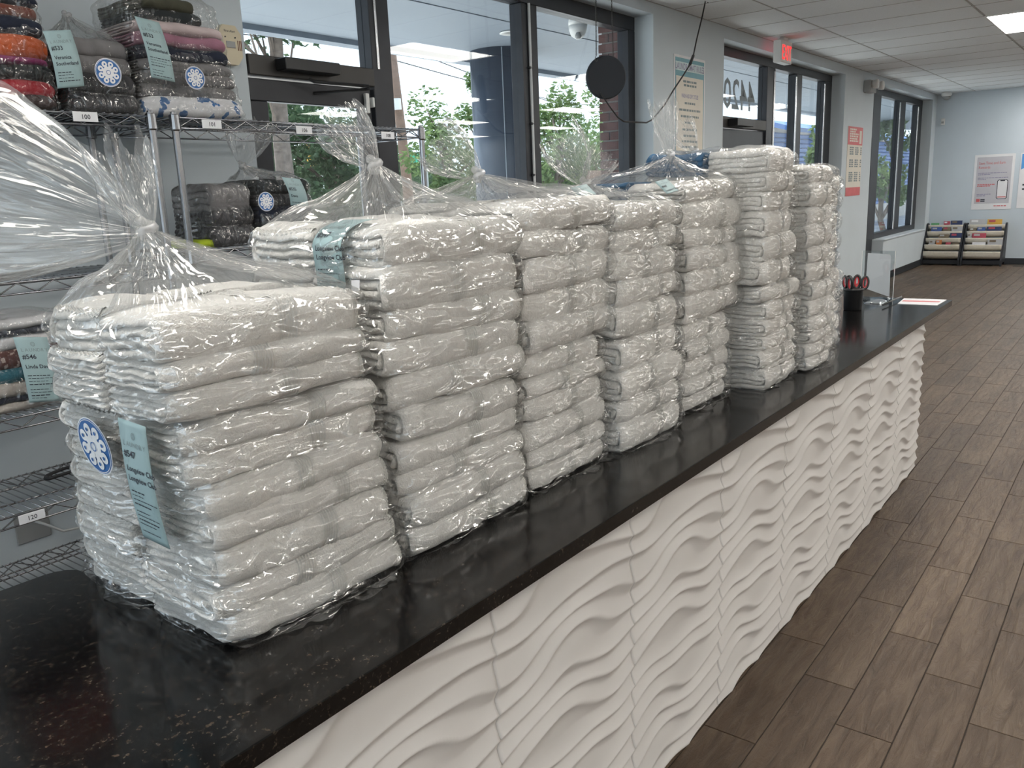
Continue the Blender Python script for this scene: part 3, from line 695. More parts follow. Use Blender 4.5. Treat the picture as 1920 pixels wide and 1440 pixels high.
# ================================================================== TOWELS
def towel_meshes(seed, w=0.33, d=0.25, t=0.05, xb=0.03, mat='terry', ns=26, wild=1.0):
    """a towel folded to nested U layers, fold at -y; returns body, woven band, hem"""
    rnd = random.Random(seed); sd = seed * 3.17
    def path(h, front, na=13, ns_=11):
        # straight top, blunt rounded front, straight underside
        p = []; r = h * 0.95; pts = []
        for i in range(ns_): pts.append((d / 2 - (d / 2 - (front + r)) * i / (ns_ - 1), h))
        for i in range(1, na):
            a_ = PI * i / na; c_ = math.cos(a_); pts.append((front + r - r * math.sin(a_) ** 0.92, h * math.copysign(abs(c_) ** 0.9, c_)))
        for i in range(ns_): pts.append((front + r + (d / 2 - (front + r)) * i / (ns_ - 1), -h))
        for i, q in enumerate(pts):
            e = Vector(pts[min(i + 1, len(pts) - 1)]) - Vector(pts[max(i - 1, 0)]); e.normalize(); p.append((q[0], q[1], e.y, -e.x))
        return p
    def disp(P, amp=1.0):
        n1 = smoothn(P, 9, sd, 2); n2 = smoothn(P, 30, sd + 5, 1); n3 = smoothn(P * np.array([1, 0.3, 0.3]), 11, sd + 11, 2)
        Q = P.copy(); Q[:, 1] += (0.009 * n3 + 0.003 * n2) * amp * wild; Q[:, 2] += (0.0055 * n1 + 0.0022 * n2) * amp * wild
        e = np.clip((np.abs(P[:, 0]) - (w / 2 - 0.05)) / 0.05, 0, 1) ** 2      # soft, slightly drooping ends
        Q[:, 2] = Q[:, 2] * (1 - 0.16 * e) - 0.004 * e; Q[:, 1] += 0.010 * e * np.clip(-P[:, 1] / (d / 2), 0, 1)
        pin = np.exp(-((P[:, 0] - xb) / 0.017) ** 2) * 0.0018
        f = np.sqrt(np.maximum(1e-6, P[:, 2] ** 2 + np.minimum(0, P[:, 1] + d / 2 - t / 2) ** 2))
        Q[:, 2] -= pin * P[:, 2] / (t / 2); Q[:, 1] += pin * np.clip(-(P[:, 1] + d / 2 - t / 2) / (t / 2), 0, 1)
        return Q
    tau = t * 0.245; V = []; F = []
    xs = np.concatenate([-w / 2 + np.array([0, 0.0015, 0.005, 0.011]), np.linspace(-w / 2 + 0.02, w / 2 - 0.02, ns - 8), w / 2 - np.array([0.011, 0.005, 0.0015, 0])])
    es = np.minimum(1, np.minimum(xs + w / 2, w / 2 - xs) / 0.011); es = np.sqrt(np.clip(1 - (1 - es) ** 2, 0.03, 1))
    for li, (h, front) in enumerate(((t / 2 - tau / 2, -d / 2 + tau / 2), (t / 2 - tau * 1.55, -d / 2 + tau * 1.9))):
        pa = path(h, front); n = len(pa); L0 = len(V); ext = [0.007 * wild * noise.noise(Vector((sd + i * 0.12, li * 3.3, 1.7))) for i in range(n)]
        for xi, x in enumerate(xs):
            hh = tau / 2 * es[xi] * 1.04
            for i, (y, z_, ny, nz) in enumerate(pa):
                V.append((x + ext[i] * (2 * x / w) ** 5, y + ny * hh, z_ + nz * hh))
            for i, (y, z_, ny, nz) in reversed(list(enumerate(pa))):
                V.append((x + ext[i] * (2 * x / w) ** 5, y - ny * hh, z_ - nz * hh))
        m2 = 2 * n
        for xi in range(len(xs) - 1):
            for i in range(m2):
                j = (i + 1) % m2; F.append((L0 + xi * m2 + i, L0 + xi * m2 + j, L0 + (xi + 1) * m2 + j, L0 + (xi + 1) * m2 + i))
        for xi in (0, len(xs) - 1):
            for i in range(n - 1):
                q = (L0 + xi * m2 + i, L0 + xi * m2 + i + 1, L0 + xi * m2 + m2 - 2 - i, L0 + xi * m2 + m2 - 1 - i); F.append(q if xi else tuple(reversed(q)))
    Q = disp(np.array(V))
    me = bpy.data.meshes.new('folded_towel'); me.from_pydata(Q.tolist(), [], F); me.materials.append(M[mat])
    me.polygons.foreach_set('use_smooth', [True] * len(me.polygons)); me.update()
    # woven band: ribbed strip round the outside
    pa = path(t / 2, -d / 2, 26, 14); bx = np.linspace(-0.016, 0.016, 13); rows = []
    for i, (y, z_, ny, nz) in enumerate(pa):
        rows.append([(xb + b_, y + ny * (0.0006 + 0.0024 * (k % 2) + 0.0006 * math.sin(i * 1.7 + k)), z_ + nz * (0.0006 + 0.0024 * (k % 2) + 0.0006 * math.sin(i * 1.7 + k))) for k, b_ in enumerate(bx)])
    R_ = np.array(rows); Rd = disp(R_.reshape(-1, 3)).reshape(R_.shape)
    band = grid_mesh('woven_band', Rd, 'woven', closed_u=False)
    pa = path(t / 2, -d / 2, 60, 50); rows = []
    for i, (y, z_, ny, nz) in enumerate(pa):
        g = 0.0022 * (1 if i % 4 < 2 else 0)
        rows.append([(w / 2 - 0.016 + b_, y + ny * (0.001 + e_ + g), z_ + nz * (0.001 + e_ + g)) for b_, e_ in ((0, -0.003), (0.002, -0.0004), (0.006, 0.0), (0.010, -0.0008), (0.0135, -0.005))])
    R_ = np.array(rows); Rd = disp(R_.reshape(-1, 3)).reshape(R_.shape)
    hem = grid_mesh('hem', Rd, 'woven', closed_u=False)
    return me, band, hem
TOW = [towel_meshes(s, xb=xb_) for s, xb_ in ((1, 0.02), (2, 0.045), (3, 0.0), (4, 0.06), (5, 0.03), (6, -0.02))]
NTH = ['bottom', 'second from bottom', 'third from bottom', 'fourth from bottom', 'fifth from bottom', 'sixth from bottom', 'seventh from bottom', 'eighth from bottom', 'ninth from bottom']
count_t = [0]
def put_towel(loc, size, flip, label, group, rz=0.0, tilt=0.0, mat=None, name='folded_towel', cat='towel', roll=0.0):
    k = count_t[0]; count_t[0] += 1
    me, band, hem = TOW[(k * 5 + k // 6) % 6]
    o = link(name, me); o.location = loc; o.scale = (size[0] / 0.33, size[1] / 0.25, size[2] / 0.05)
    o.rotation_euler = (roll, tilt, rz + (PI if flip else 0)); tag(o, label, cat, group)
    if mat:
        o.material_slots[0].link = 'OBJECT'; o.material_slots[0].material = M[mat]
    else:
        link('woven_band', band, o); link('hem', hem, o)
    return o

# ================================================================== PLASTIC BAGS
def film_bag(name, label, group, cx, cy, hx, hyf, hyb, z0, z1, shear=(0, 0), n_t=6, bounds=None, crease=None, knot=None, tail=None, mat='film_tight',
             U=180, V=64, seed=1.0, gap=0.007, frill=True, sag=0.3, wob=1.0, pleat=0.010, flat_top=False, taper=0.0, deep=None):
    """clear bag pulled over a pile: body following the folds, gathered top, knot, loose tail"""
    t = tag(empty(name, (cx, cy, z0)), label, 'plastic bag', group)
    th = np.linspace(0, 2 * PI, U, endpoint=False)
    # directions spread evenly along the rounded rectangle
    sq = np.sign(np.cos(th)) * np.abs(np.cos(th)) ** 0.55, np.sign(np.sin(th)) * np.abs(np.sin(th)) ** 0.55
    dx, dy = sq[0] * hx, sq[1] * np.where(sq[1] < 0, hyf, hyb)
    ln = np.hypot(dx, dy); ux, uy = dx / ln, dy / ln
    zz = np.linspace(0.002, z1 - z0, V)
    if bounds is None: bounds = [(z1 - z0) * i / n_t for i in range(n_t + 1)]
    rows = []
    for r, z_ in enumerate(zz):
        bi = max(0, min(len(bounds) - 2, sum(1 for b_ in bounds[1:] if z_ > b_))); tt_ = bounds[bi + 1] - bounds[bi]; kf = (z_ - bounds[bi]) / tt_
        q = max(-1, min(1, kf * 2 - 1))
        ins = tt_ * 0.46 * (1 - max(0, 1 - abs(q) ** 2.2) ** 0.46) * 0.8
        insx = 0.009 * (abs(q) ** 5) + 0.005 * math.sin(2 * PI * kf) ** 2
        ax = hx + gap - insx; ayf = hyf + gap - ins; ayb = hyb + gap - ins
        ay = np.where(uy < 0, ayf, ayb); nn = 7.0
        rad = (np.abs(ux / ax) ** nn + np.abs(uy / ay) ** nn) ** (-1 / nn)
        px = ux * rad; py = uy * rad
        if crease is not None:
            yc = crease - cy; dip = 0.030 * np.exp(-((py - yc) / 0.022) ** 2) * (np.abs(px) > ax * 0.8)
            px = px - np.sign(px) * dip
        k = z_ / (z1 - z0)
        bot = max(0.0, 1 - z_ / 0.012); topr = max(0.0, (z_ - (z1 - z0) + 0.02) / 0.02)
        sc_ = (1 - 0.05 * bot ** 2 - 0.05 * topr ** 2) * (1 - taper * k)
        if deep is not None:      # depth of the pile shrinks with height, front face stays put
            f0 = -(hyf + gap); py = f0 + (py - f0) * (deep[0] + (deep[1] - deep[0]) * k) / deep[0]
        rows.append(np.stack([px * sc_ + shear[0] * z_, py * sc_ + shear[1] * z_, np.full(U, z_)], -1))
    body = np.array(rows)
    nb = smoothn(body.reshape(-1, 3) * np.array([1, 1, 0.8]), 16, seed, 2).reshape(V, U)
    nc = smoothn(body.reshape(-1, 3) @ np.array([[1, 0.4, 0.3], [0, 1, 0.5], [0.3, 0, 1]]), 42, seed + 3, 1).reshape(V, U)
    amp = (0.003 * nb + 0.0026 * (1 - 2 * np.abs(nc))) * wob * (1 + 0.9 * np.abs(ux) ** 4)[None]
    body[..., 0] += ux * amp; body[..., 1] += uy * amp
    parts = []
    if frill:
        fr_ = []
        nf = np.array([noise.noise(Vector((math.cos(a_) * 3 + seed, math.sin(a_) * 3, seed))) for a_ in th]); nf2 = np.array([noise.noise(Vector((math.cos(a_) * 14 + seed, math.sin(a_) * 14, seed * 2))) for a_ in th])
        ext = np.clip(nf * 0.045 + 0.004, 0, 0.03) * (1 + 0.6 * nf2)
        for e, zf in ((1.0, 0.004), (0.6, 0.006), (0.25, 0.003)):
            b0 = body[0].copy(); b0[:, 0] += ux * ext * e; b0[:, 1] += uy * ext * e; b0[:, 2] = 0.0015 + np.abs(nf2) * ext * 0.35 * e; fr_.append(b0)
        parts.append(np.array(fr_))
    parts.append(body)
    rim = body[-1]
    if knot is not None:
        kv = np.array(knot) - np.array([cx, cy, z0]); T = 26; rows = []
        pl = np.array([noise.noise(Vector((math.cos(a_) * 5 + seed * 2, math.sin(a_) * 5, seed))) + 0.6 * noise.noise(Vector((math.cos(a_) * 12 + seed, math.sin(a_) * 12, 4.0))) for a_ in th])
        for i in range(1, T + 1):
            s = i / T; pos = rim * (1 - s) + kv * s
            e = s ** 1.25
            pos[:, 2] = rim[:, 2] * (1 - e) + kv[2] * e + 0.010 * math.sin(PI * min(1, s * 2.2)) * (s < 0.45)
            a_ = pleat * math.sin(PI * s) ** 0.6
            pos[:, 2] += a_ * pl; tx, ty = -uy, ux
            pos[:, 0] += tx * a_ * pl * 0.8; pos[:, 1] += ty * a_ * pl * 0.8
            rk = 0.011; m_ = max(0, (s - 0.8) / 0.2)
            pos[:, 0] += ux * rk * m_; pos[:, 1] += uy * rk * m_
            pos[:, 2] = np.maximum(pos[:, 2], (z1 - z0) + 0.003)
            rows.append(pos)
        parts.append(np.array(rows))
    elif flat_top:
        rows = []
        for s in (0.97, 0.8, 0.5, 0.2):
            pos = rim.copy(); c0 = rim.mean(0); pos = c0 + (rim - c0) * s; pos[:, 2] = rim[:, 2] + 0.003; rows.append(pos)
        parts.append(np.array(rows))
    neck = parts.pop() if knot is not None else None
    me = grid_mesh('film', np.concatenate(parts, 0), mat); link('film', me, t)
    if neck is not None: link('bag_neck', grid_mesh('bag_neck', np.concatenate([rim[None], neck], 0), 'film_neck', uv=True), t)
    if knot is not None:
        kv = Vector(knot) - Vector((cx, cy, z0)); mb = MB(); pts = []; 
        for i in range(15):
            a_ = 2 * PI * i / 10; pts.append(kv + Vector((0.008 * math.cos(a_), 0.008 * math.sin(a_), 0.0018 * i - 0.012)))
        mb.tube(pts, [0.006 + 0.003 * math.sin(i * 2.3) ** 2 for i in range(15)], 8)
        mb.build('knot', 'film_knot', t, True)
        for ti, (D_, A_, L_, wa, wb, sd) in enumerate(tail or []):
            D_ = Vector(D_).normalized(); A_ = Vector(A_); A_ = (A_ - D_ * A_.dot(D_)).normalized(); B_ = D_.cross(A_)
            rows = []; Tn = 34; Un = 110; ths = np.linspace(0, 2 * PI, Un, endpoint=False)
            n1 = np.array([noise.noise(Vector((math.cos(a_) * 2.2 + sd, math.sin(a_) * 2.2, sd))) for a_ in ths])
            n2 = np.array([noise.noise(Vector((math.cos(a_) * 9 + sd, math.sin(a_) * 9, sd * 2))) for a_ in ths])
            for i in range(Tn):
                s = i / (Tn - 1); g = 0.05 + 0.95 * (1 - (1 - s) ** 1.9)
                ra = 0.009 + wa * g * (1 + 0.30 * n1 + 0.28 * n2 * min(1, s * 2.5)) ; rb = 0.009 + wb * g * (1 + 0.30 * n1 + 0.5 * n2 * min(1, s * 2.5))
                if s > 0.8: ra = ra * (1 - 0.25 * (s - 0.8)); rb = rb * (1 - 0.5 * (s - 0.8))
                al = L_ * s * (1 + 0.35 * n1 * s + 0.10 * n2 * s)
                n3 = np.array([noise.noise(Vector((math.cos(a_) * 4, math.sin(a_) * 4, s * 5 + sd))) for a_ in ths]) * 0.12 * s
                ca, sa = np.cos(ths), np.sin(ths)
                base = np.array(kv)[None] + np.outer(al, np.array(D_)) + np.outer(ra * ca * (1 + n3), np.array(A_)) + np.outer(rb * sa * (1 - n3), np.array(B_))
                rows.append(base)
            link('bag_tail', grid_mesh('bag_tail', np.array(rows), 'film_tail', uv=True), t)
    return t

def card(par, fn, w, h, lines, head='LAUNDRY', logo=True, num=None, names=(), nlines=15, seed=0, name='tag_card'):
    """printed card strip: fn(u, v) gives the point at u across (0..w) and v down (0..h); print rides just above it"""
    nu, nv = 5, 26
    def pt(u_, v_, lift):
        p = Vector(fn(u_, v_)); e = 1e-3
        nrm = (Vector(fn(u_ + e, v_)) - p).cross(Vector(fn(u_, v_ + e)) - p).normalized()
        return p - nrm * lift
    P = np.array([[tuple(pt(w * i / (nu - 1), h * j / (nv - 1), 0.0)) for i in range(nu)] for j in range(nv)])
    c = link(name, grid_mesh(name, P, 'teal_card', closed_u=False)); so = c.modifiers.new('thick', 'SOLIDIFY'); so.thickness = 0.0006; so.offset = 0
    local(c, par)
    def letters(parts_, mat, nm):
        mb = MB()
        for vs_, fs_ in parts_: mb.add([pt(x, y, 0.0011) for x, y in vs_], fs_)
        o_ = mb.build(nm, mat, fix=False); o_.parent = c; o_.matrix_parent_inverse = Matrix.Identity(4) ; return o_
    def line(s, x, y, size, bold=0.0):
        vs_, fs_ = text_mesh(s, size, bold); return [(x + a_, y - b_) for a_, b_ in vs_], fs_
    def ring(x, y, r0, r1, n=18):
        vs_ = [(x + r * math.cos(2 * PI * k / n), y + r * math.sin(2 * PI * k / n)) for r in (r0, r1) for k in range(n)]
        return vs_, [(k, (k + 1) % n, n + (k + 1) % n, n + k) for k in range(n)]
    hs = w * 0.16; y = h * 0.13; grey = []
    if logo:
        grey += [ring(w * 0.5, y - hs * 0.3, hs * 0.38, hs * 0.44)]
        for k in range(6): grey.append(ring(w * 0.5 + hs * 0.25 * math.cos(k * PI / 3), y - hs * 0.3 + hs * 0.25 * math.sin(k * PI / 3), hs * 0.09, hs * 0.125, 8))
        x = w * 0.10
        for ch in head: grey.append(line(ch, x, y + hs * 1.15, hs * 0.95)); x += w * 0.118
    letters(grey, 'grey_print', 'logo_print')
    y += hs * 2.6; dark = []
    dark.append(line(num, w * 0.08, y, hs * 1.25, 0.02)); y += hs * 1.9
    for nm in names: dark.append(line(nm, w * 0.10, y, hs * 1.05, 0.015)); y += hs * 1.3
    rnd = random.Random(seed); y += hs * 0.1
    for k in range(nlines):
        if y > h * 0.95: break
        x = w * 0.1; end = w * rnd.uniform(0.45, 0.88); th_ = hs * (0.10 if k % 3 else 0.17)
        while x < end:
            ww = w * rnd.uniform(0.05, 0.14); dark.append(([(x, y), (x + ww, y), (x + ww, y + th_), (x, y + th_)], [(0, 1, 2, 3)])); x += ww + w * 0.025
        y += hs * (0.6 if k % 4 != 3 else 1.1)
    letters(dark, 'dark_print', 'text_print')['kind'] = 'stuff'
    return c

def sticker(par, fn, r, rot=0.0):
    """round blue sticker with a white ring of eight holed petals"""
    def pt(x, y, lift):
        p = Vector(fn(x, y)); e = 1e-3; nrm = (Vector(fn(x + e, y)) - p).cross(Vector(fn(x, y + e)) - p).normalized(); return p + nrm * lift
    def disc(x, y, r0, n=32, r1=0.0):
        if r1: vs_ = [(x + q * math.cos(2 * PI * k / n), y + q * math.sin(2 * PI * k / n)) for q in (r0, r1) for k in range(n)]; return vs_, [(k, (k + 1) % n, n + (k + 1) % n, n + k) for k in range(n)]
        vs_ = [(x, y)]; fs_ = []
        for ri in (0.35, 0.7, 1.0):
            vs_ += [(x + r0 * ri * math.cos(2 * PI * k / n), y + r0 * ri * math.sin(2 * PI * k / n)) for k in range(n)]
        for k in range(n):
            k2 = (k + 1) % n; fs_.append((0, 1 + k, 1 + k2))
            for q in range(2): fs_.append((1 + q*n + k, 1 + (q+1)*n + k, 1 + (q+1)*n + k2, 1 + q*n + k2))
        return vs_, fs_
    def mk(parts_, lift, mat, nm, p_):
        mb = MB()
        for i_, (vs_, fs_) in enumerate(parts_): mb.add([pt(x, y, lift + 0.00005 * i_) for x, y in vs_], fs_)
        o_ = mb.build(nm, mat, fix=False); return o_
    s = mk([disc(0, 0, r)], 0.0, 'white_print', 'sticker', par); local(s, par)
    def sub(parts_, lift, mat, nm):
        o_ = mk(parts_, lift, mat, nm, s); o_.parent = s
    sub([disc(0, 0, r * 0.955), ], 0.0004, 'blue_print', 'sticker_print')
    wh = [disc(0, 0, r * 0.90, 40, r * 0.925), disc(0, 0, r * 0.40)]
    bl = [disc(0, 0, r * 0.17, 20, r * 0.13)]
    for k in range(8):
        a_ = rot + k * PI / 4; cx_, cy_ = r * 0.60 * math.cos(a_), r * 0.60 * math.sin(a_)
        wh.append(disc(cx_, cy_, r * 0.205, 18)); wh.append(disc(cx_ * 0.62, cy_ * 0.62, r * 0.13, 12)); bl.append(disc(cx_, cy_, r * 0.07, 10))
    sub(wh, 0.0008, 'white_print', 'petal_print'); sub(bl, 0.0022, 'blue_print', 'petal_dots')
    return s

# ================================================================== STACKS OF BAGGED TOWELS
LEFT, UP, VIEW = -RW[0], -RW[1], RW[2]
def knot_at(px, py, y): return tuple(at(px, py, 1, y))
STK = [  # stack name, lower / upper: x0, x1, front y, z0, z1, towels per pile, shear
    dict(nm='nearest stack', lo=(0.605, 0.953, 0.98, ZT, 1.225, 7, -0.13), up=(0.545, 0.898, 0.972, 1.236, 1.378, 3, -0.02), knot=knot_at(275, 432, 1.12), dlo=(0.47, 0.34), dup=(0.325, 0.31),
         tail=[(LEFT * 0.97 + UP * 0.24 - VIEW * 0.05, UP, 0.36, 0.145, 0.06, 2.2), (UP * 0.9 + LEFT * 0.35, LEFT, 0.12, 0.034, 0.03, 5.1)], rear=(True, True)),
    dict(nm='second stack', lo=(0.968, 1.312, 0.98, ZT, 1.15, 5, -0.05), up=(0.945, 1.318, 0.978, 1.156, 1.468, 5, 0.0), knot=knot_at(702, 310, 1.16), dup=(0.375, 0.365),
         tail=[(LEFT * 0.6 + UP * 0.72, LEFT * 0.7 - UP * 0.6, 0.105, 0.044, 0.04, 3.4)], rear=(True, True)),
    dict(nm='third stack', lo=(1.335, 1.645, 0.99, ZT, 1.185, 6, 0.0), up=(1.335, 1.69, 0.985, 1.19, 1.492, 5, 0.0), knot=knot_at(897, 328, 1.2),
         tail=[(LEFT * 0.8 + UP * 0.6, UP, 0.12, 0.05, 0.045, 7.4)], rear=(False, True)),
    dict(nm='fourth stack', lo=(1.672, 1.985, 0.955, ZT, 1.16, 4, 0.0), up=(1.66, 1.985, 0.968, 1.165, 1.478, 5, 0.02), knot=knot_at(1098, 345, 1.2),
         tail=[(LEFT * 0.5 + UP * 0.85, LEFT, 0.13, 0.05, 0.05, 9.4), (UP * 0.7 - LEFT * 0.5, UP, 0.09, 0.03, 0.03, 4.1)], rear=(False, True)),
    dict(nm='fifth stack', lo=(2.07, 2.372, 0.987, ZT, 1.14, 5, 0.0), up=(2.06, 2.46, 0.985, 1.145, 1.522, 6, 0.05), knot=knot_at(1257, 292, 1.2),
         tail=[(UP * 1.0 + LEFT * 0.15, LEFT, 0.16, 0.03, 0.03, 6.3)], rear=(False, True), blue=True),
    dict(nm='sixth stack', lo=(2.445, 2.715, 0.90, ZT, 1.205, 6, 0.0), up=(2.43, 2.665, 0.90, 1.21, 1.605, 6, -0.05), knot=knot_at(1302, 285, 1.2),
         tail=[(UP * 0.9 + LEFT * 0.5, LEFT, 0.10, 0.035, 0.03, 8.3)], rear=(False, True), blue=True),
    dict(nm='seventh stack', lo=(2.765, 2.995, 0.865, ZT, 1.18, 6, 0.0), up=(2.745, 2.965, 0.87, 1.186, 1.56, 6, -0.03), knot=None, tail=None, rear=(False, True)),
    dict(nm='farthest stack', lo=(3.07, 3.36, 0.95, ZT, 1.18, 5, 0.0), up=(3.06, 3.34, 0.96, 1.186, 1.53, 5, 0.0), knot=None, tail=None, rear=(False, False)),
]
rj = random.Random(11)
for si, S in enumerate(STK):
    for which, key in ((0, 'lo'), (1, 'up')):
        x0, x1, yf, z0, z1, n_, sh = S[key]
        bagw = ('lower', 'upper')[which]; t_ = (z1 - z0) / n_; D0, D1 = S.get('d' + key, ((0.42, 0.41), (0.41, 0.40))[which])
        cols = ['front'] + (['rear'] if S['rear'][which] else [])
        wt = [rj.uniform(0.78, 1.22) for _ in range(n_)]; ws = sum(wt); bd = [0.0]
        for w_ in wt: bd.append(bd[-1] + w_ / ws * (z1 - z0))
        for cn in cols:
            for i in range(n_):
                Dz = D0 + (D1 - D0) * (i + 0.5) / n_; dep = Dz / 2 - 0.004; y0 = yf if cn == 'front' else yf + Dz / 2 + 0.004
                zc = z0 + (bd[i] + bd[i + 1]) / 2; t_ = bd[i + 1] - bd[i]; xs_ = sh * (zc - z0)
                amp = 0.009 if (si >= 2 or which) else 0.006
                lab = 'white folded towel, %s, %s pile, %s bag of %s' % (NTH[i], cn, bagw, S['nm'])
                mat = None; nm_ = 'folded_towel'; cat_ = 'towel'
                if S.get('blue') and which and cn == 'rear' and i == n_ - 1:
                    mat = 'cl_blue'; nm_ = 'folded_cloth'; cat_ = 'cloth'; lab = 'blue folded cloth on top of the rear pile, upper bag of %s' % S['nm']
                put_towel(((x0 + x1) / 2 + xs_ + rj.uniform(-1, 1) * amp, y0 + dep / 2 + rj.uniform(-0.006, 0.008), zc + (0.003 if which == 0 else 0)),
                          ((x1 - x0) * rj.uniform(0.94, 1.01), dep * rj.uniform(0.96, 1.0), t_ * rj.uniform(1.03, 1.10)), cn == 'rear', lab,
                          'folded towels in the bags on the counter', rz=rj.uniform(-0.045, 0.045) * (0.5 if si < 1 else 1), tilt=rj.uniform(-0.032, 0.032) * (0.5 if si < 1 else 1), roll=rj.uniform(-0.03, 0.03) * (0.4 if si < 1 else 1), mat=mat, name=nm_, cat=cat_)
        cy = yf + D0 / 2
        near = si < 2
        lab = 'clear plastic bag around the %s towels of the %s' % (bagw, S['nm'])
        S[key + '_bag'] = film_bag('plastic_bag', lab, 'clear bags of towels on the counter', (x0 + x1) / 2, cy, (x1 - x0) / 2, D0 / 2, D0 / 2, z0, z1 + 0.004, (sh, 0), n_, bounds=bd,
                 crease=cy, deep=(D0, D1), knot=S['knot'] if which else None, tail=S['tail'] if which else None, U=300 if near else 200, V=110 if near else 70,
                 seed=si * 2.3 + which * 1.1 + 0.4, frill=True, gap=0.017, mat='film_tight' if near else 'film_far', flat_top=(which == 0 or S['knot'] is None), pleat=0.012)

# printed cards and stickers on the near bags
def s1x(z_): return 0.605 - 0.13 * (z_ - ZT) - 0.020
card(STK[0]['lo_bag'], lambda u_, v_: (s1x(1.235 - v_ * 0.97) - 0.005 * math.sin(PI * v_ / 0.2) - 0.003, 1.096 - u_ * 0.94 + 0.026 * v_ / 0.19, 1.235 - v_ * 0.97 - 0.05 * u_), 0.074, 0.195, None,
     num='#547', names=('Longview Club', 'Longview Club'), seed=3)
sticker(STK[0]['lo_bag'], lambda x, y: (s1x(1.178 + y) - 0.005, 1.188 - x, 1.178 + y), 0.045, 0.2)
def tag2(u_, v_):
    # lies over the rounded top edge, then hangs down the side
    y = 1.137 - u_; s = v_
    if s < 0.07:
        a_ = s / 0.07; return (0.945 + 0.055 * (1 - a_) ** 1.5 - 0.016, y - 0.035 * (1 - a_) ** 2, 1.478 - 0.042 * a_ ** 1.8)
    return (0.929 + 0.004 * math.sin((s - 0.07) * 20), y, 1.436 - (s - 0.07))
card(STK[1]['up_bag'], tag2, 0.072, 0.19, None, num='#547', names=('Longview Club', 'Longview Club'), seed=4)
for k, (px, py, y) in enumerate(((1070, 362, 1.08), (1225, 350, 1.06))):
    p = at(px, py, 1, y)
    card(STK[(3, 4)[k]]['up_bag'], lambda u_, v_, p=p, k=k: (p.x + u_ * 0.95 - 0.03, p.y - 0.02 - v_ * 0.5, p.z + 0.012 - v_ * 0.45 + 0.1 * u_), 0.07, 0.07, None, num='#547', names=('Longview Club',), nlines=2, seed=9 + k)
# care label peeking out of the second stack
p = at(672, 535, 0, 0.933)
o = MB().add([(0.930, p.y + 0.012, p.z + 0.008), (0.926, p.y - 0.012, p.z + 0.010), (0.924, p.y - 0.012, p.z - 0.008), (0.928, p.y + 0.012, p.z - 0.010)], [(0, 1, 2, 3)])
o = o.build('care_label', 'paper_white', None, fix=False); so = o.modifiers.new('thick', 'SOLIDIFY'); so.thickness = 0.0006
tw = [q for q in bpy.data.objects if q.get('label', '').startswith('white folded towel, fourth from bottom, front pile, upper bag of second')]
bpy.context.view_layer.update()
o.parent = tw[0]; o.matrix_parent_inverse = tw[0].matrix_world.inverted()

# ================================================================== WIRE RACKS
def wire_rack(x0, x1, y0, y1, zs, label):
    t = tag(empty('wire_rack', (x0, y0, 0)), label, 'shelf', 'chrome wire racks against the wall')
    wx, wy = x1 - x0, y1 - y0; top = max(zs) + 0.012
    pm = MB(); pm.tube([(0, 0, 0.0), (0, 0, top)], 0.0125, 12)
    for k in range(int(top / 0.0508)): pm.tube([(0, 0, 0.03 + k * 0.0508), (0, 0, 0.033 + k * 0.0508)], 0.0131, 12)
    pm.lathe([(0.011, top), (0.010, top + 0.006), (0.004, top + 0.008)], n=12)
    me = pm.mesh('post', 'chrome', False); sl_ = MB().lathe([(0.0135, -0.045), (0.018, -0.04), (0.0165, 0.008), (0.0135, 0.01)], n=12).mesh('sleeve', 'chrome')
    for px_ in (0, wx):
        for py_ in (0, wy):
            po = link('post', me, t, (px_, py_, 0))
            for z_ in zs: link('sleeve', sl_, po, (0, 0, z_))
    for z_ in zs:
        f = MB()
        for (ax, ay), (bx, by) in (((0, 0), (wx, 0)), ((0, wy), (wx, wy)), ((0, 0), (0, wy)), ((wx, 0), (wx, wy))):
            L = math.hypot(bx - ax, by - ay); dxn, dyn = (bx - ax) / L, (by - ay) / L
            a0, a1 = 0.014, L - 0.014
            P_ = lambda s, q: (ax + dxn * s, ay + dyn * s, q)
            f.tube([P_(a0, z_), P_(a1, z_)], 0.0032, 6); f.tube([P_(a0, z_ - 0.034), P_(a1, z_ - 0.034)], 0.0032, 6)
            ns_ = max(2, int(L / 0.055)) // 2 * 2
            f.tube([P_(a0 + (a1 - a0) * k / ns_, z_ - 0.002 if k % 2 else z_ - 0.032) for k in range(ns_ + 1)], 0.0026, 5)
        sh_ = f.build('shelf_frame', 'chrome', t, True, fix=False)
        dk = MB()
        for k in range(1, int(wx / 0.026)): dk.tube([(k * 0.026, 0.0, z_ + 0.004), (k * 0.026, wy, z_ + 0.004)], 0.0021, 5)
        for q in (0.3, 0.7): dk.tube([(0.014, wy * q, z_), (wx - 0.014, wy * q, z_)], 0.003, 5)
        tag(dk.build('wire_deck', 'chrome', sh_, True, fix=False), kind='stuff')
    return t
RA = wire_rack(0.36, 1.58, 2.70, 3.11, (0.30, 0.605, 0.905, 1.31, 1.81), 'chrome wire rack at the left edge, holding bags of dark laundry')
RB = wire_rack(1.665, 2.89, 2.70, 3.11, (0.30, 0.605, 0.98, 1.355, 1.81), 'chrome wire rack standing across the glass door')
def shelf_label(px, py, txt, rack, lab):
    p = at(px, py, 1, 2.692); wv, hv = 0.078, 0.03
    o_ = MB().rbox((p.x - wv / 2, 2.690, p.z - hv / 2), (p.x + wv / 2, 2.693, p.z + hv / 2), 0.001).build('number_plate', 'paper_white')
    local(o_, rack); o_['label'] = lab
    vs_, fs_ = text_mesh(txt, 0.02, 0.01, 'CENTER'); mb = MB(); mb.add([(p.x + a_, 2.6892, p.z - 0.007 + b_) for a_, b_ in vs_], fs_)
    q = mb.build('number_print', 'dark_print', o_, fix=False)
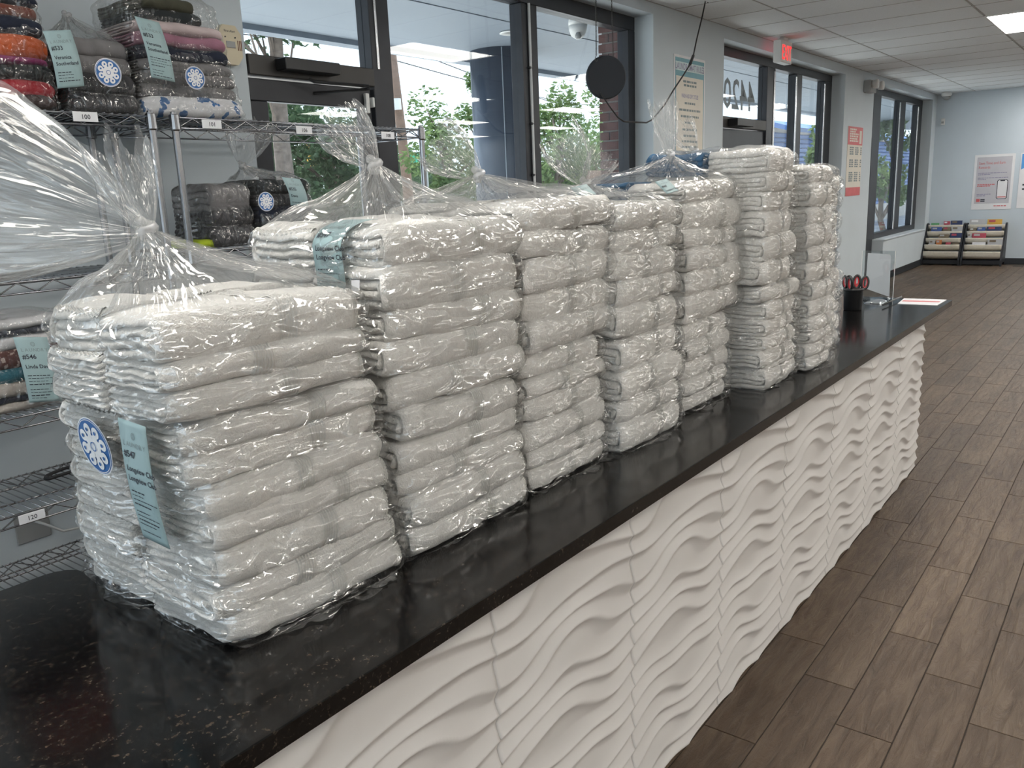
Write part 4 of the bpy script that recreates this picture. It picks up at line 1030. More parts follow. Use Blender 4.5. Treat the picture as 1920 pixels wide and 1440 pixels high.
shelf_label(160, 219, '100', RA, 'white shelf number plate'); shelf_label(397, 233, '101', RB, 'white shelf number plate'); shelf_label(570, 244, '106', RB, 'white shelf number plate')
shelf_label(727, 254, '108', RB, 'white shelf number plate'); shelf_label(60, 969, '120', RA, 'white shelf number plate')

# laundry bags on the racks
def laundry(bag_label, x0, x1, y0, y1, z0, items, who, knot=None, tail=None, taper=0.0, hgap=0.012, mat='film_smooth', lean=0.0):
    z_ = z0; rnd = random.Random(len(who) * 7 + len(items)); tot = sum(q[1] for q in items)
    for i, it in enumerate(items):
        mt, th_, desc = it[:3]; k = (z_ - z0) / tot; sx_ = 1 - taper * k
        xa, xb = (it[3], it[4]) if len(it) > 3 else (x0, x1)
        put_towel(((xa + xb) / 2 + lean * k, (y0 + y1) / 2, z_ + th_ / 2), ((xb - xa) * sx_ * rnd.uniform(0.95, 1.0), (y1 - y0) * rnd.uniform(0.95, 1.0), th_ * 1.12), False,
                  '%s in the bag %s' % (desc, who), 'folded laundry on the wire racks', rz=rnd.uniform(-0.03, 0.03), mat=mt, name='folded_garment', cat='clothing')
        z_ += th_
    return film_bag('plastic_bag', bag_label, 'bags of laundry on the wire racks', (x0 + x1) / 2, (y0 + y1) / 2, (x1 - x0) / 2, (y1 - y0) / 2, (y1 - y0) / 2, z0 - 0.003, z_ + 0.006, (lean / tot, 0), max(2, len(items)),
                    knot=knot, tail=tail, U=150, V=48, seed=x0 * 3.3, mat=mat, frill=False, gap=hgap, wob=1.4, flat_top=knot is None, pleat=0.02, taper=taper * 0.9)
zA = 1.818
laundry('clear bag of orange and red laundry at the top left corner', 0.93, 1.315, 2.735, 3.04, zA + 0.004,
        [('cl_brown', 0.035, 'dark brown folded garment'), ('cl_red', 0.045, 'red folded garment'), ('cl_dark', 0.045, 'black folded garment below the magenta one'), ('cl_magenta', 0.022, 'magenta folded garment'), ('cl_orange', 0.062, 'orange folded garment'),
         ('cl_navy', 0.05, 'dark navy folded garment under the brown one'), ('cl_redbrown', 0.035, 'reddish brown folded garment'), ('cl_navy', 0.03, 'topmost navy folded garment')], 'at the top left corner', knot=(1.08, 2.9, 2.36), tail=[(UP - LEFT * 0.5, LEFT, 0.14, 0.07, 0.06, 4.4)], taper=0.13)
b2 = laundry('clear bag of dark grey laundry with a card and round blue sticker', 1.345, 1.575, 2.735, 3.0, zA + 0.004,
        [('cl_charcoal', 0.06, 'lowest charcoal folded garment'), ('cl_charcoal', 0.055, 'second charcoal folded garment'), ('cl_grey', 0.055, 'mid grey folded garment'), ('cl_grey', 0.05, 'topmost grey folded garment')], 'of dark grey laundry', taper=0.18, knot=(1.44, 2.88, 2.13))
b3 = laundry('clear bag of pink, navy and grey towels beside the wall alarm', 1.59, 1.985, 2.735, 3.04, zA + 0.004,
        [('cl_sprig', 0.065, 'white sheet with blue sprigs folded'), ('cl_grey', 0.04, 'lowest grey folded towel'), ('cl_grey', 0.04, 'middle grey folded towel'), ('cl_grey', 0.038, 'upper grey folded towel'), ('cl_navy', 0.045, 'navy folded towel'),
         ('cl_mauve', 0.042, 'mauve pink folded towel'), ('cl_pinkwhite', 0.036, 'pale pink striped folded towel'), ('cl_dark', 0.04, 'black folded garment', 1.63, 1.90), ('cl_olive', 0.04, 'dark olive folded garment on top', 1.63, 1.88)], 'beside the wall alarm', taper=0.22, knot=(1.76, 2.88, 2.36), hgap=0.016, lean=-0.03)
b4 = laundry('clear bag of black laundry with a blue sticker, in front of the door', 2.0, 2.275, 2.735, 3.0, 1.364,
        [('cl_dark', 0.08, 'lowest black folded garment'), ('cl_navy', 0.06, 'dark navy folded garment'), ('cl_charcoal', 0.045, 'charcoal folded garment'), ('cl_dark', 0.05, 'topmost black folded garment')], 'of black laundry by the door', knot=(2.03, 2.86, 1.66), tail=[(UP - LEFT * 0.2, LEFT, 0.16, 0.08, 0.05, 3.9)], taper=0.12)
laundry('clear bag of grey textured laundry behind the near knot', 1.79, 1.975, 2.735, 3.0, 1.364,
        [('cl_charcoal', 0.07, 'lowest dark grey textured garment'), ('cl_charcoal', 0.06, 'middle dark grey textured garment'), ('cl_grey', 0.09, 'upper grey textured garment')], 'of grey textured laundry', taper=0.1)
p = at(402, 455, 1, 2.74)
put_towel((p.x + 0.02, 2.86, 1.375), (0.14, 0.2, 0.03), False, 'lime green folded garment on the wire rack shelf', 'folded laundry on the wire racks', mat='cl_green', name='folded_garment', cat='clothing')
b5 = laundry('clear bag of mixed pale and teal laundry at the left edge', 0.90, 1.235, 2.73, 3.04, 0.914,
        [('cl_beige', 0.03, 'lowest beige folded garment'), ('cl_navy', 0.018, 'thin dark folded garment'), ('cl_beige', 0.045, 'upper beige folded garment'), ('cl_teal', 0.04, 'teal folded garment'), ('cl_pattern', 0.06, 'brown patterned folded garment'),
         ('cl_white', 0.04, 'white folded garment'), ('cl_navy', 0.02, 'thin navy folded garment'), ('cl_white', 0.03, 'topmost pale folded garment')], 'at the left edge')
def flat_card(par, corners, y, **kw):
    """card on the plane y; corners top-left, top-right, bottom-left as pixels"""
    a_, b_, c_ = [at(px, py, 1, y) for px, py in corners]; du = b_ - a_; dv = c_ - a_; W, H = du.length, dv.length
    return card(par, lambda u_, v_: a_ + du * (u_ / W) + dv * (v_ / H) + Vector((0, -0.012 * math.sin(PI * min(1, v_ / H)), 0)), W, H, None, **kw)
flat_card(b2, ((80, 58), (132, 56), (108, 166)), 2.690, num='#533', names=('Veronica', 'Southerland'), seed=1)
flat_card(b3, ((252, 30), (298, 42), (284, 145)), 2.690, num='#533', names=('Veronica', 'Southerland'), seed=2)
flat_card(b4, ((528, 332), (562, 336), (545, 385)), 2.690, num='#535', names=('Davis',), nlines=3, seed=5)
flat_card(b5, ((24, 632), (88, 632), (55, 755)), 2.705, num='#546', names=('Linda Davis',), seed=6)
def flat_sticker(par, px, py, r, y):
    c_ = at(px, py, 1, y); sticker(par, lambda a_, b_: c_ + Vector((a_, 0, b_)), r, 0.39)
flat_sticker(b2, 203, 136, 0.043, 2.676); flat_sticker(b3, 366, 146, 0.038, 2.690); flat_sticker(b4, 499, 378, 0.036, 2.690)

# black loop handle lying on the low shelf, wall plate with cable
pts = [at(px, py, 2, 0.622) for px, py in ((185, 873), (150, 875), (125, 877), (100, 886), (86, 893), (85, 898), (92, 898), (110, 892), (135, 884), (160, 880), (185, 879))]
tag(MB().tube(pts, 0.006, 8).build('handle_loop', 'black_plastic', None, True), 'black bent loop handle lying on the low wire shelf', 'handle')
p = at(62, 985, 1, 3.19); t = tag(empty('wall_outlet', (p.x, 3.2, p.z)), 'pale wall plate with a cable below the low wire shelf', 'wall outlet')
MB().rbox((-0.06, -0.008, -0.06), (0.06, -0.001, 0.06), 0.003).build('cover_plate', 'grey_plastic', t)
MB().tube([(0.0, -0.012, 0.02), (0.03, -0.03, -0.0), (0.09, -0.035, -0.05), (0.17, -0.035, -0.06), (0.24, -0.035, -0.01), (0.30, -0.03, 0.12)], 0.005, 8).build('power_cable', 'cable_white', t, True)
# alarm on the wall
t = tag(empty('gas_alarm', (2.255, 3.2, 2.167)), 'yellowed octagonal gas alarm on the wall beside the window', 'alarm')
oc = [(-0.055, -0.045), (-0.03, -0.078), (0.03, -0.078), (0.055, -0.045), (0.055, 0.045), (0.03, 0.078), (-0.03, 0.078), (-0.055, 0.045)]
MB().prism(oc, -0.036, -0.001, 1).build('alarm_body', 'cream_plastic', t)
MB().rbox((-0.022, -0.039, -0.012), (0.022, -0.036, 0.014), 0.002).build('display', 'grey_plastic', t)
for k in range(3): MB().rbox((0.034 + k * 0.008, -0.038, -0.02), (0.037 + k * 0.008, -0.036, 0.02), 0.0008).build('vent_slot', 'cl_redbrown', t)
for s in (-0.024, 0.024): MB().lathe([(0.003, -0.036), (0.003, -0.039)], (s, 0, 0.03), 8, 'Y').build('button', 'black_plastic', t)
vs_, fs_ = text_mesh('First Alert', 0.013, 0.01, 'CENTER'); mb = MB(); mb.add([(a_, -0.0365, 0.05 + b_) for a_, b_ in vs_], fs_); mb.build('alarm_print', 'dark_print', t, fix=False)

# ================================================================== HANGING SPEAKER
c = Vector((4.862, 2.9, 2.213)); nrm = Vector((-0.66, -0.74, -0.08)).normalized()
t = tag(empty('hanging_speaker', c), 'round black speaker hung on two chains before the window', 'speaker')
u_ = nrm.orthogonal().normalized(); q = nrm.to_track_quat('Z', 'Y')
o = MB().lathe([(0.0, -0.022), (0.115, -0.022), (0.128, -0.016), (0.134, 0.0), (0.132, 0.012), (0.126, 0.018), (0.0, 0.018)], n=48).build('speaker_body', 'speaker_black', t); o.rotation_euler = q.to_euler()
o2 = MB().lathe([(0.122, 0.018), (0.121, 0.021), (0.0, 0.0212)], n=40).build('grille', 'speaker_black', t); o2.rotation_euler = q.to_euler()
for px, hk in ((1119, (1118, 105)), (1148, (1150, 116))):
    b_ = at(hk[0], hk[1], 1, 2.9) - c; zt = ZC - c.z
    top = Vector((b_.x + (0.01 if px < 1130 else -0.02), b_.y, zt))
    ch = MB(); L = (top - b_).length; nl = int(L / 0.017)
    for k in range(nl):
        a0 = b_.lerp(top, k / nl); a1 = b_.lerp(top, (k + 1.35) / nl); s = Vector((0.005, 0, 0)) if k % 2 else Vector((0, 0.0042, 0))
        ch.tube([a0, (a0 + a1) / 2 + s, a1, (a0 + a1) / 2 - s, a0], 0.0019, 5, cap=False)
    ch.build('chain', 'frame_bronze', t, True, fix=False)
    MB().tube([b_, b_ + Vector((-0.012, 0, -0.012)), b_ + Vector((-0.012, 0, -0.026)), b_ + Vector((0.002, 0, -0.034)), b_ + Vector((0.015, 0, -0.026)), b_ + Vector((0.016, 0, -0.016))], 0.0022, 6).build('hook', 'frame_bronze', t, True)
ct = [at(px, py, 1, 2.9) - c for px, py in ((1126, 174), (1143, 200), (1158, 220), (1170, 228), (1192, 229), (1212, 230), (1222, 225), (1232, 214), (1248, 194), (1262, 170), (1280, 143), (1298, 114), (1306, 75), (1317, 30), (1323, 0))] + [Vector((6.40, 2.9, ZC)) - c]
MB().tube(ct, 0.0055, 6).build('cable', 'cable_black', t, True)
MB().tube([ct[11].lerp(ct[10], 0.25), ct[11].lerp(ct[12], 0.25)], [0.011, 0.011], 8).build('cable_connector', 'black_plastic', t, True)

# ================================================================== WALL POSTERS AND FITTINGS
def bars(mb, fn, x0, x1, y, h, rnd, lo=0.03, hi=0.09):
    x = x0
    while x < x1 - lo * 0.5:
        w_ = min(rnd.uniform(lo, hi), x1 - x); mb.add([fn(x, y), fn(x + w_, y), fn(x + w_, y + h), fn(x, y + h)], [(0, 1, 2, 3)]); x += w_ + lo * 0.45
def rect(par, fn, x0, y0, x1, y1, mat, name):
    return MB().add([fn(x0, y0), fn(x1, y0), fn(x1, y1), fn(x0, y1)], [(0, 1, 2, 3)]).build(name, mat, par, fix=False)
def words(par, fn, s, x, y, size, mat, name, bold=0.0, align='LEFT', sx=1.0):
    vs_, fs_ = text_mesh(s, size, bold, align); mb = MB(); mb.add([fn(x + a_ * sx, y + b_) for a_, b_ in vs_], fs_); return mb.build(name, mat, par, fix=False)
# laundromat rules
t = tag(empty('rules_poster', (6.42, YW - 0.006, 1.45)), 'tall cream poster of laundromat rules with teal border', 'poster')
W, H = 0.585, 1.10
MB().rbox((0, 0, 0), (W, 0.005, H), 0.001).build('poster_sheet', 'paper_white', t)
F1 = lambda d: (lambda x, y: (x, -d, y))
rect(t, F1(0.0006), 0.02, 0.02, W - 0.02, H - 0.02, 'poster_teal', 'poster_border'); rect(t, F1(0.0012), 0.035, 0.03, W - 0.035, H - 0.16, 'paper_cream', 'poster_field')
rect(t, F1(0.0012), 0.025, H - 0.118, W - 0.025, H - 0.05, 'pale_print', 'title_band')
words(t, F1(0.0018), 'LAUNDROMAT RULES', W / 2, H - 0.108, 0.07, 'poster_lilac', 'title_print', 0.015, 'CENTER', 0.78)
words(t, F1(0.0018), 'WASH AND DRY CYCLES', W / 2, H - 0.325, 0.045, 'poster_lilac', 'heading_print', 0.02, 'CENTER', 0.62)
words(t, F1(0.0018), 'SAFETY NOTICE', W / 2, H - 0.79, 0.05, 'poster_lilac', 'heading_print', 0.02, 'CENTER', 0.6)
rnd = random.Random(2); mb = MB()
for y, hw in ((0.205, 0.13), (0.235, 0.12), (0.375, 0.1), (0.43, 0.2), (0.48, 0.17), (0.53, 0.1), (0.585, 0.14), (0.635, 0.12), (0.68, 0.15), (0.725, 0.15), (0.85, 0.1), (0.9, 0.13), (0.95, 0.12), (1.0, 0.1)):
    bars(mb, F1(0.0018), W / 2 - hw, W / 2 + hw, H - y, 0.017, rnd, 0.02, 0.06)
tag(mb.build('text_print', 'grey_print', t, fix=False), kind='stuff')
# red price poster
a_ = at(1590, 236, 1, YW - 0.006); b_ = at(1588, 368, 1, YW - 0.006)
t = tag(empty('price_poster', (11.28, YW - 0.006, b_.z)), 'red and white price poster between the storefront windows', 'poster')
W, H = 0.66, a_.z - b_.z
MB().rbox((0, 0, 0), (W, 0.005, H), 0.001).build('poster_sheet', 'paper_cream', t)
rect(t, F1(0.0006), 0, H * 0.74, W, H, 'poster_red', 'red_field'); rect(t, F1(0.0006), 0, 0, W, H * 0.125, 'poster_red', 'red_band')
rect(t, F1(0.0012), W * 0.78, H * 0.76, W * 0.93, H * 0.95, 'paper_cream', 'picture_print')
rnd = random.Random(3); mb = MB()
for k in range(6): bars(mb, F1(0.0012), 0.08, 0.08 + rnd.uniform(0.25, 0.4), H * (0.95 - 0.033 * k), 0.02, rnd)
tag(mb.build('title_print', 'paper_cream', t, fix=False), kind='stuff'); mb = MB()
for k in range(17):
    if k in (4, 5, 10, 11): continue
    for c0, c1 in ((0.1, 0.28), (0.34, 0.5), (0.58, 0.64)): bars(mb, F1(0.0012), c0, c1, H * (0.69 - 0.03 * k), 0.018, rnd)
tag(mb.build('text_print', 'grey_print', t, fix=False), kind='stuff')
# far wall posters
def farposter(y0, y1, z0, z1, label):
    t = tag(empty('wall_poster', (X1 - 0.006, y0, z0)), label, 'poster'); W, H = y0 - y1, z1 - z0
    MB().rbox((0, -W, 0), (0.005, 0, H), 0.001).build('poster_sheet', 'paper_white', t); return t, W, H
G = lambda d: (lambda x, y: (-d, -x, y))
t, W, H = farposter(2.545, 1.945, 0.92, 1.83, 'white framed grey poster showing a phone, above the magazine racks')
rect(t, G(0.001), 0.04, 0.10, W - 0.04, H - 0.04, 'paper_grey', 'grey_field')
words(t, G(0.002), 'Save Time and Earn', 0.07, H - 0.16, 0.062, 'poster_red', 'title_print', 0.0, 'LEFT', 0.8); words(t, G(0.002), 'Rewards', 0.07, H - 0.23, 0.062, 'poster_red', 'title_print', 0, 'LEFT', 0.8)
mb = MB(); rnd = random.Random(4)
for y, e in ((0.31, 0.5), (0.335, 0.25), (0.39, 0.52), (0.415, 0.2), (0.66, 0.28), (0.685, 0.2)): bars(mb, G(0.002), 0.07, e, H - y, 0.012, rnd, 0.015, 0.05)
tag(mb.build('text_print', 'poster_lilac', t, fix=False), kind='stuff'); mb = MB()
for y, e in ((0.50, 0.33), (0.525, 0.27)): bars(mb, G(0.002), 0.07, e, H - y, 0.014, rnd, 0.015, 0.05)
bars(mb, G(0.002), W - 0.26, W - 0.07, 0.05, 0.016, rnd, 0.02, 0.06); rect(t, G(0.002), 0.07, H - 0.78, 0.125, H - 0.73, 'poster_red', 'badge_print')
tag(mb.build('red_print', 'poster_red', t, fix=False), kind='stuff')
rect(t, G(0.002), 0.135, H - 0.752, 0.20, H - 0.735, 'dark_print', 'badge_print'); rect(t, G(0.002), 0.135, H - 0.778, 0.20, H - 0.761, 'dark_print', 'badge_print')
def rrect(x0, y0, x1, y1, r): return [(x0 + r, y0), (x1 - r, y0), (x1, y0 + r), (x1, y1 - r), (x1 - r, y1), (x0 + r, y1), (x0, y1 - r), (x0, y0 + r)]
for (x0, y0, x1, y1, r, d, mt, nm) in ((0.365, 0.17, 0.525, 0.49, 0.02, 0.002, 'dark_print', 'phone_print'), (0.375, 0.18, 0.515, 0.48, 0.016, 0.003, 'paper_white', 'screen_print'), (0.41, 0.465, 0.48, 0.48, 0.004, 0.004, 'dark_print', 'notch_print'), (0.38, 0.195, 0.51, 0.212, 0.003, 0.004, 'poster_red', 'button_print')):
    po = rrect(x0, y0, x1, y1, r); MB().add([G(d)(*q) for q in po], [tuple(range(8))]).build(nm, mt, t, fix=False)
t, W, H = farposter(1.87, 1.27, 0.93, 1.83, 'white and blue poster cut by the right edge of the photo')
po = [(0.02, H - 0.02), (0.02, H - 0.27)] + [(0.02 + 0.55 * s, H - 0.27 + 0.20 * math.sin(PI / 2 * s)) for s in (0.2, 0.4, 0.6, 0.8, 1.0)] + [(W - 0.015, H - 0.02)]
MB().add([G(0.001)(*q) for q in po], [tuple(range(len(po)))]).build('blue_field', 'poster_blue', t, fix=False)
mb = MB()
for y, e in ((0.53, 0.4), (0.60, 0.35)): bars(mb, G(0.002), 0.06, e, H - y, 0.025, rnd, 0.03, 0.07)
tag(mb.build('text_print', 'dark_print', t, fix=False), kind='stuff')

# exit sign
t = tag(empty('exit_sign', (8.49, 3.06, ZC)), 'lit red exit sign under the ceiling', 'exit sign')
MB().rbox((-0.15, -0.04, -0.235), (0.15, 0.04, -0.03), 0.006).build('sign_housing', 'white_plastic', t); MB().rbox((-0.06, -0.03, -0.03), (0.06, 0.03, 0.0), 0.003).build('canopy_plate', 'white_plastic', t)
words(t, lambda x, y: (x, -0.0412, y), 'EXIT', 0.0, -0.205, 0.19, 'exit_red', 'sign_letters', 0.012, 'CENTER', 0.66)
words(t, lambda x, y: (-x, 0.0412, y), 'EXIT', 0.0, -0.205, 0.19, 'exit_red', 'sign_letters', 0.012, 'CENTER', 0.66)
# emergency light
t = tag(empty('emergency_light', (12.05, YW, 2.69)), 'grey twin-head emergency light above the far window', 'emergency light')
MB().rbox((-0.17, -0.09, -0.075), (0.12, 0, 0.075), 0.01).build('lamp_box', 'grey_plastic', t)
for s in (-0.1, 0.17):
    o = MB().lathe([(0.02, 0.0), (0.05, -0.02), (0.06, -0.07), (0.055, -0.085)], (s, -0.08, 0.02), 20, 'Y').build('lamp_head', 'white_plastic', t, True)
t = tag(empty('ceiling_camera', (16.15, 3.0, ZC)), 'small white dome camera in the far ceiling corner', 'security camera')
MB().lathe([(0.06, 0), (0.08, -0.01), (0.08, -0.05), (0.062, -0.07)], n=24).build('camera_base', 'white_plastic', t, True); MB().lathe([(0.06, -0.07), (0.052, -0.1), (0.03, -0.12), (0.008, -0.126)], n=24).build('camera_dome', 'grey_plastic', t, True)
t = tag(empty('motion_sensor', (X1, 3.08, 2.42)), 'small white motion sensor on the far wall corner', 'sensor')
MB().rbox((-0.045, -0.03, -0.055), (0, 0.03, 0.055), 0.008).build('sensor_body', 'white_plastic', t); MB().rbox((-0.05, -0.02, -0.03), (-0.045, 0.02, 0.005), 0.002).build('sensor_lens', 'grey_plastic', t)

# ================================================================== MAGAZINE RACKS
ZP = (0.115, 0.25, 0.36, 0.47, 0.575)
def mag_rack(y0, y1, label):
    t = tag(empty('magazine_rack', (16.40, y0, 0)), label, 'magazine rack', 'magazine racks by the far wall'); W = y0 - y1
    for s in (0, -W):
        prof = [(-0.42, 0), (-0.36, 0), (-0.34, 0.05), (-0.08, 0.05), (-0.06, 0), (-0.01, 0), (-0.01, 0.69), (-0.05, 0.705), (-0.10, 0.69), (-0.42, 0.10)]
        MB().prism([(x, z_) for x, z_ in prof], s - 0.014, s + 0.014, 1).build('side_panel', 'dark_wood', t)
    MB().rbox((-0.38, -W + 0.014, 0.02), (-0.34, -0.014, 0.09), 0.004).build('rail', 'dark_wood', t)
    for k, z_ in enumerate(ZP):
        xf = -0.40 + 0.072 * k; h_ = 0.125 if k == 0 else 0.10; a0, a1 = -0.016, -W + 0.016; rows = []
        for i in range(11):
            y = a0 + (a1 - a0) * i / 10; sg = 0.012 * math.sin(PI * i / 10)
            rows.append([(xf + 0.005, y, z_ + h_), (xf - 0.006, y, z_ + h_ - 0.004), (xf - 0.004, y, z_ + h_ - 0.02), (xf + 0.005 - sg, y, z_ + h_ * 0.45), (xf + 0.03, y, z_ - sg * 0.4), (xf + 0.055, y, z_ + 0.02), (xf + 0.075, y, z_ + h_ * 0.8)])
        me = grid_mesh('pocket', np.array(rows), 'canvas', closed_u=False); o_ = link('pocket', me, t); so = o_.modifiers.new('thick', 'SOLIDIFY'); so.thickness = 0.003
    return t
mag_rack(3.18, 2.60, 'dark magazine rack with canvas pockets in the far corner'); mag_rack(2.56, 1.97, 'dark magazine rack with canvas pockets below the phone poster')
MAGS = [(3.13, 0.13, 4, 'mag_green', 'green magazine in the top pocket of the corner rack', 0.03), (2.93, 0.10, 4, 'mag_red', 'red magazine in the top pocket of the corner rack', 0.06), (2.82, 0.18, 4, 'mag_navy', 'dark wide magazine in the top pocket of the corner rack', 0.07),
        (3.11, 0.17, 3, 'mag_blue', 'blue magazine in the second pocket of the corner rack', 0.07), (2.92, 0.12, 3, 'mag_brown', 'brown magazine in the second pocket of the corner rack', 0.07), (2.79, 0.17, 3, 'mag_grey', 'pale grey magazine in the second pocket of the corner rack', 0.075),
        (2.97, 0.16, 2, 'mag_brown', 'dark brown magazine in the middle pocket of the corner rack', 0.06), (2.79, 0.18, 2, 'mag_navy', 'navy magazine in the middle pocket of the corner rack', 0.08),
        (3.10, 0.09, 1, 'mag_grey', 'black and white magazine in the lower pocket of the corner rack', 0.07), (2.99, 0.09, 1, 'mag_orange', 'orange magazine in the lower pocket of the corner rack', 0.075), (2.84, 0.08, 1, 'mag_red', 'reddish magazine low in the corner rack', 0.035), (2.73, 0.10, 1, 'mag_brown', 'flat brown magazine low in the corner rack', 0.025),
        (2.53, 0.24, 4, 'mag_grey', 'pale newspaper in the top pocket of the right rack', 0.09), (2.26, 0.22, 4, 'mag_ochre', 'ochre yellow magazine in the top pocket of the right rack', 0.085),
        (2.51, 0.10, 3, 'mag_brown', 'brown magazine in the second pocket of the right rack', 0.05), (2.39, 0.12, 3, 'mag_blue', 'blue magazine in the second pocket of the right rack', 0.06), (2.25, 0.22, 3, 'mag_navy', 'dark wide magazine in the second pocket of the right rack', 0.07),
        (2.52, 0.06, 2, 'mag_grey', 'thin grey booklet in the middle pocket of the right rack', 0.07), (2.45, 0.21, 2, 'mag_red', 'dark red magazine in the middle pocket of the right rack', 0.075),
        (2.43, 0.20, 1, 'paper_white', 'white newspaper in the lower pocket of the right rack', 0.04), (2.20, 0.22, 1, 'mag_grey', 'grey newsprint in the lower pocket of the right rack', 0.09)]
for i, (y, w_, k, mt, lab, up) in enumerate(MAGS):
    xf = 16.40 - 0.40 + 0.072 * k; h_ = 0.22; zt = ZP[k] + 0.10 + up
    t = tag(empty('magazine', (xf + 0.03, y, zt - h_)), lab, 'magazine', 'magazines in the racks')
    z0_ = max(0.0, ZP[k] + 0.012 - (zt - h_))
    mb = MB(); mb.add([(0, 0, z0_), (0, -w_, z0_), (0.012, -w_, h_), (0.012, 0, h_), (0.006, 0, z0_), (0.006, -w_, z0_), (0.018, -w_, h_), (0.018, 0, h_)], [(0, 1, 2, 3), (7, 6, 5, 4), (0, 4, 5, 1), (1, 5, 6, 2), (2, 6, 7, 3), (3, 7, 4, 0)])
    mb.build('cover', mt, t)
    if up > 0.045:
        x_ = lambda z_: 0.012 * (z_ - z0_) / (h_ - z0_) - 0.001
        za, zb = h_ - up * 0.55, h_ - up * 0.15
        MB().add([(x_(za), -w_ * 0.12, za), (x_(za), -w_ * 0.55, za), (x_(zb), -w_ * 0.55, zb), (x_(zb), -w_ * 0.12, zb)], [(0, 1, 2, 3)]).build('cover_print', ('mag_grey', 'mag_red', 'mag_brown')[i % 3] if mt != ('mag_grey', 'mag_red', 'mag_brown')[i % 3] else 'paper_white', t, fix=False)

# ================================================================== SMALL THINGS ON THE COUNTER END
cx, cy = 4.27, 1.147
t = tag(empty('pencil_cup', (cx, cy, ZT)), 'black mesh cup holding scissors on the counter', 'cup')
MB().lathe([(0.040, 0.0), (0.043, 0.004), (0.046, 0.10), (0.048, 0.103), (0.0455, 0.103), (0.0435, 0.098), (0.040, 0.008)], n=32).build('cup_body', 'black_plastic', t, True)
MB().lathe([(0.046, 0.097), (0.0495, 0.099), (0.0495, 0.105), (0.046, 0.107)], n=32).build('cup_rim', 'black_plastic', t, True)
def scissors(dx, dy, ang, tilt, label):
    s = tag(empty('scissors', (cx + dx, cy + dy, ZT + 0.02)), label, 'scissors', 'scissors in the cup'); s.rotation_euler = (tilt, 0.12 * (1 if dx > 0 else -1), ang)
    for sg in (-1, 1):
        MB().add([(sg * 0.002, -0.002, 0), (sg * 0.010, -0.002, 0.08), (sg * 0.002, -0.002, 0.085), (sg * 0.002, 0.002, 0), (sg * 0.010, 0.002, 0.08), (sg * 0.002, 0.002, 0.085)], [(0, 1, 2), (5, 4, 3), (0, 3, 4, 1), (1, 4, 5, 2), (2, 5, 3, 0)]).build('blade', 'steel', s)
        lp = [(sg * (0.004 + 0.018 * (1 - math.cos(a_)) * 0.9), 0, 0.080 + 0.062 * (0.5 - 0.5 * math.cos(a_ / 2 if False else a_ * 0.5)) ) for a_ in np.linspace(0, 2 * PI, 5)]
        ring = [(sg * (0.020 + 0.015 * math.sin(a_)), 0.0, 0.118 - 0.030 * math.cos(a_)) for a_ in np.linspace(0, 2 * PI, 17)]
        MB().tube([(sg * 0.004, 0, 0.06), (sg * 0.010, 0, 0.085)] + [ring[0]], [0.005, 0.007, 0.006], 8).build('shank', 'black_plastic', s, True)
        MB().tube(ring, 0.0062, 8, cap=False).build('handle', 'black_plastic', s, True)
        inner = [(sg * (0.020 + 0.0105 * math.sin(a_)), 0.0, 0.118 - 0.0255 * math.cos(a_)) for a_ in np.linspace(0, 2 * PI, 17)]
        MB().tube(inner, 0.0042, 8, cap=False).build('grip_lining', 'red_grip', s, True)
scissors(0.0, 0.024, 0.9, -0.15, 'leftmost black and red scissors in the cup'); scissors(0.006, -0.004, 1.5, 0.12, 'middle black and red scissors in the cup'); scissors(-0.006, -0.024, 2.0, 0.22, 'rightmost black and red scissors in the cup')
# acrylic stand with paper
xh = 4.66
a_ = at(1617, 470, 0, xh); b_ = at(1680, 478, 0, xh)
t = tag(empty('sign_holder', (xh, (a_.y + b_.y) / 2, ZT)), 'clear acrylic sign holder with a blank white slip', 'sign holder'); hw = (a_.y - b_.y) / 2; hh = a_.z - ZT
MB().rbox((-0.004, -hw, 0.0), (-0.001, hw, hh), 0.001).build('front_sheet', 'acrylic', t); MB().rbox((0.003, -hw, 0.0), (0.006, hw, hh), 0.001).build('back_sheet', 'acrylic', t); MB().rbox((-0.05, -hw, 0.0), (0.05, hw, 0.003), 0.001).build('foot', 'acrylic', t)
for s in (-hw, hw - 0.003): MB().rbox((-0.005, s, 0.003), (-0.0042, s + 0.003, hh), 0.0003).build('sheet_edge', 'white_plastic', t)
o = MB().add([(0, hw - 0.025, 0.06 + 0.0), (0, -hw + 0.02, 0.02), (0.0, -hw + 0.025, hh - 0.03), (0.0, -hw + 0.03, hh - 0.018), (0.0, hw - 0.028, hh - 0.012)], [(0, 1, 2, 3, 4)]).build('paper_slip', 'paper_white'); o.location = (xh + 0.001, (a_.y + b_.y) / 2, ZT)
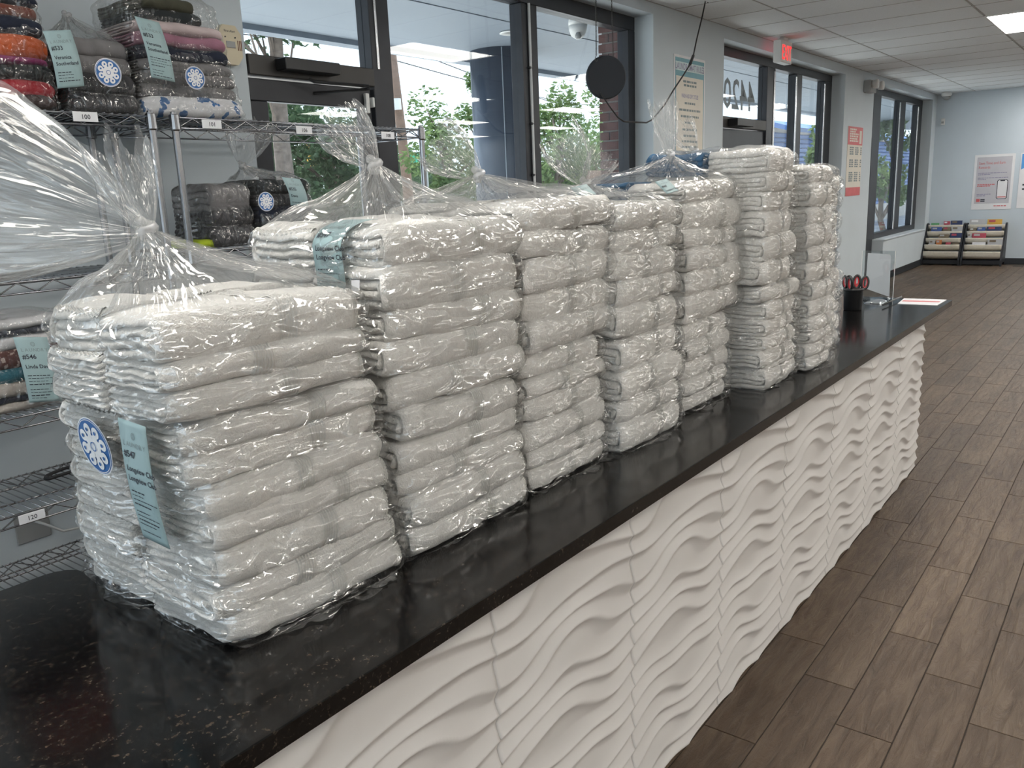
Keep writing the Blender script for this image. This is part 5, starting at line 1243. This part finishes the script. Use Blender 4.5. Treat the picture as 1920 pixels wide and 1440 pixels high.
so = o.modifiers.new('thick', 'SOLIDIFY'); so.thickness = 0.0005; tag(o, 'blank white paper slip inside the acrylic holder', 'paper')
# leaflets and a wrapped packet
def sheet(name, pts, mat, label, cat, z_=0.0):
    P_ = [at(px, py, 2, ZT) for px, py in pts]
    for q in P_: q.x = min(q.x, 4.775)
    mb = MB(); n_ = len(P_); mb.add([(q.x, q.y, ZT + z_ + 0.0005) for q in P_] + [(q.x, q.y, ZT + z_ + 0.0025) for q in P_], [tuple(reversed(range(n_))), tuple(range(n_, 2 * n_))] + [(i, (i + 1) % n_, n_ + (i + 1) % n_, n_ + i) for i in range(n_)])
    return tag(mb.build(name, mat), label, cat)
o = sheet('leaflet', ((1683, 570), (1757, 573), (1776, 562), (1695, 560)), 'paper_white', 'printed white leaflet lying at the counter corner', 'leaflet')
P_ = [at(px, py, 2, ZT) for px, py in ((1690, 566), (1760, 568), (1764, 566), (1694, 564))]
mb = MB(); mb.add([(min(q.x, 4.77), q.y, ZT + 0.003) for q in P_], [(0, 1, 2, 3)]); mb.build('leaflet_print', 'poster_red', o, fix=False)
p0, p1 = at(1620, 569, 2, ZT), at(1672, 562, 2, ZT); rows = []
for i in range(18):
    r_ = []
    for j in range(14):
        x = p0.x + (4.63 - p0.x) * i / 17; y = p0.y + (p1.y - p0.y) * j / 13; e = min(i, 17 - i, j, 13 - j)
        r_.append((x, y, ZT + 0.001 + min(1, e / 2) * (0.010 + 0.006 * noise.noise(Vector((x * 60, y * 60, 2))))))
    rows.append(r_)
tag(link('wrapped_packet', grid_mesh('wrapped_packet', np.array(rows), 'foil', closed_u=False)), 'crinkled clear wrapped packet lying before the sign holder', 'packet')
for o_ in bpy.data.objects:
    if o_.type == 'MESH' and o_.name.split('.')[0] == 'wrapped_packet':
        so = o_.modifiers.new('thick', 'SOLIDIFY'); so.thickness = 0.001
tag(MB().tube([at(1655, 572, 2, ZT + 0.012), at(1690, 556, 2, ZT + 0.016)], 0.004, 8).build('pen', 'black_plastic', None, True), 'black pen resting on the wrapped packet', 'pen')
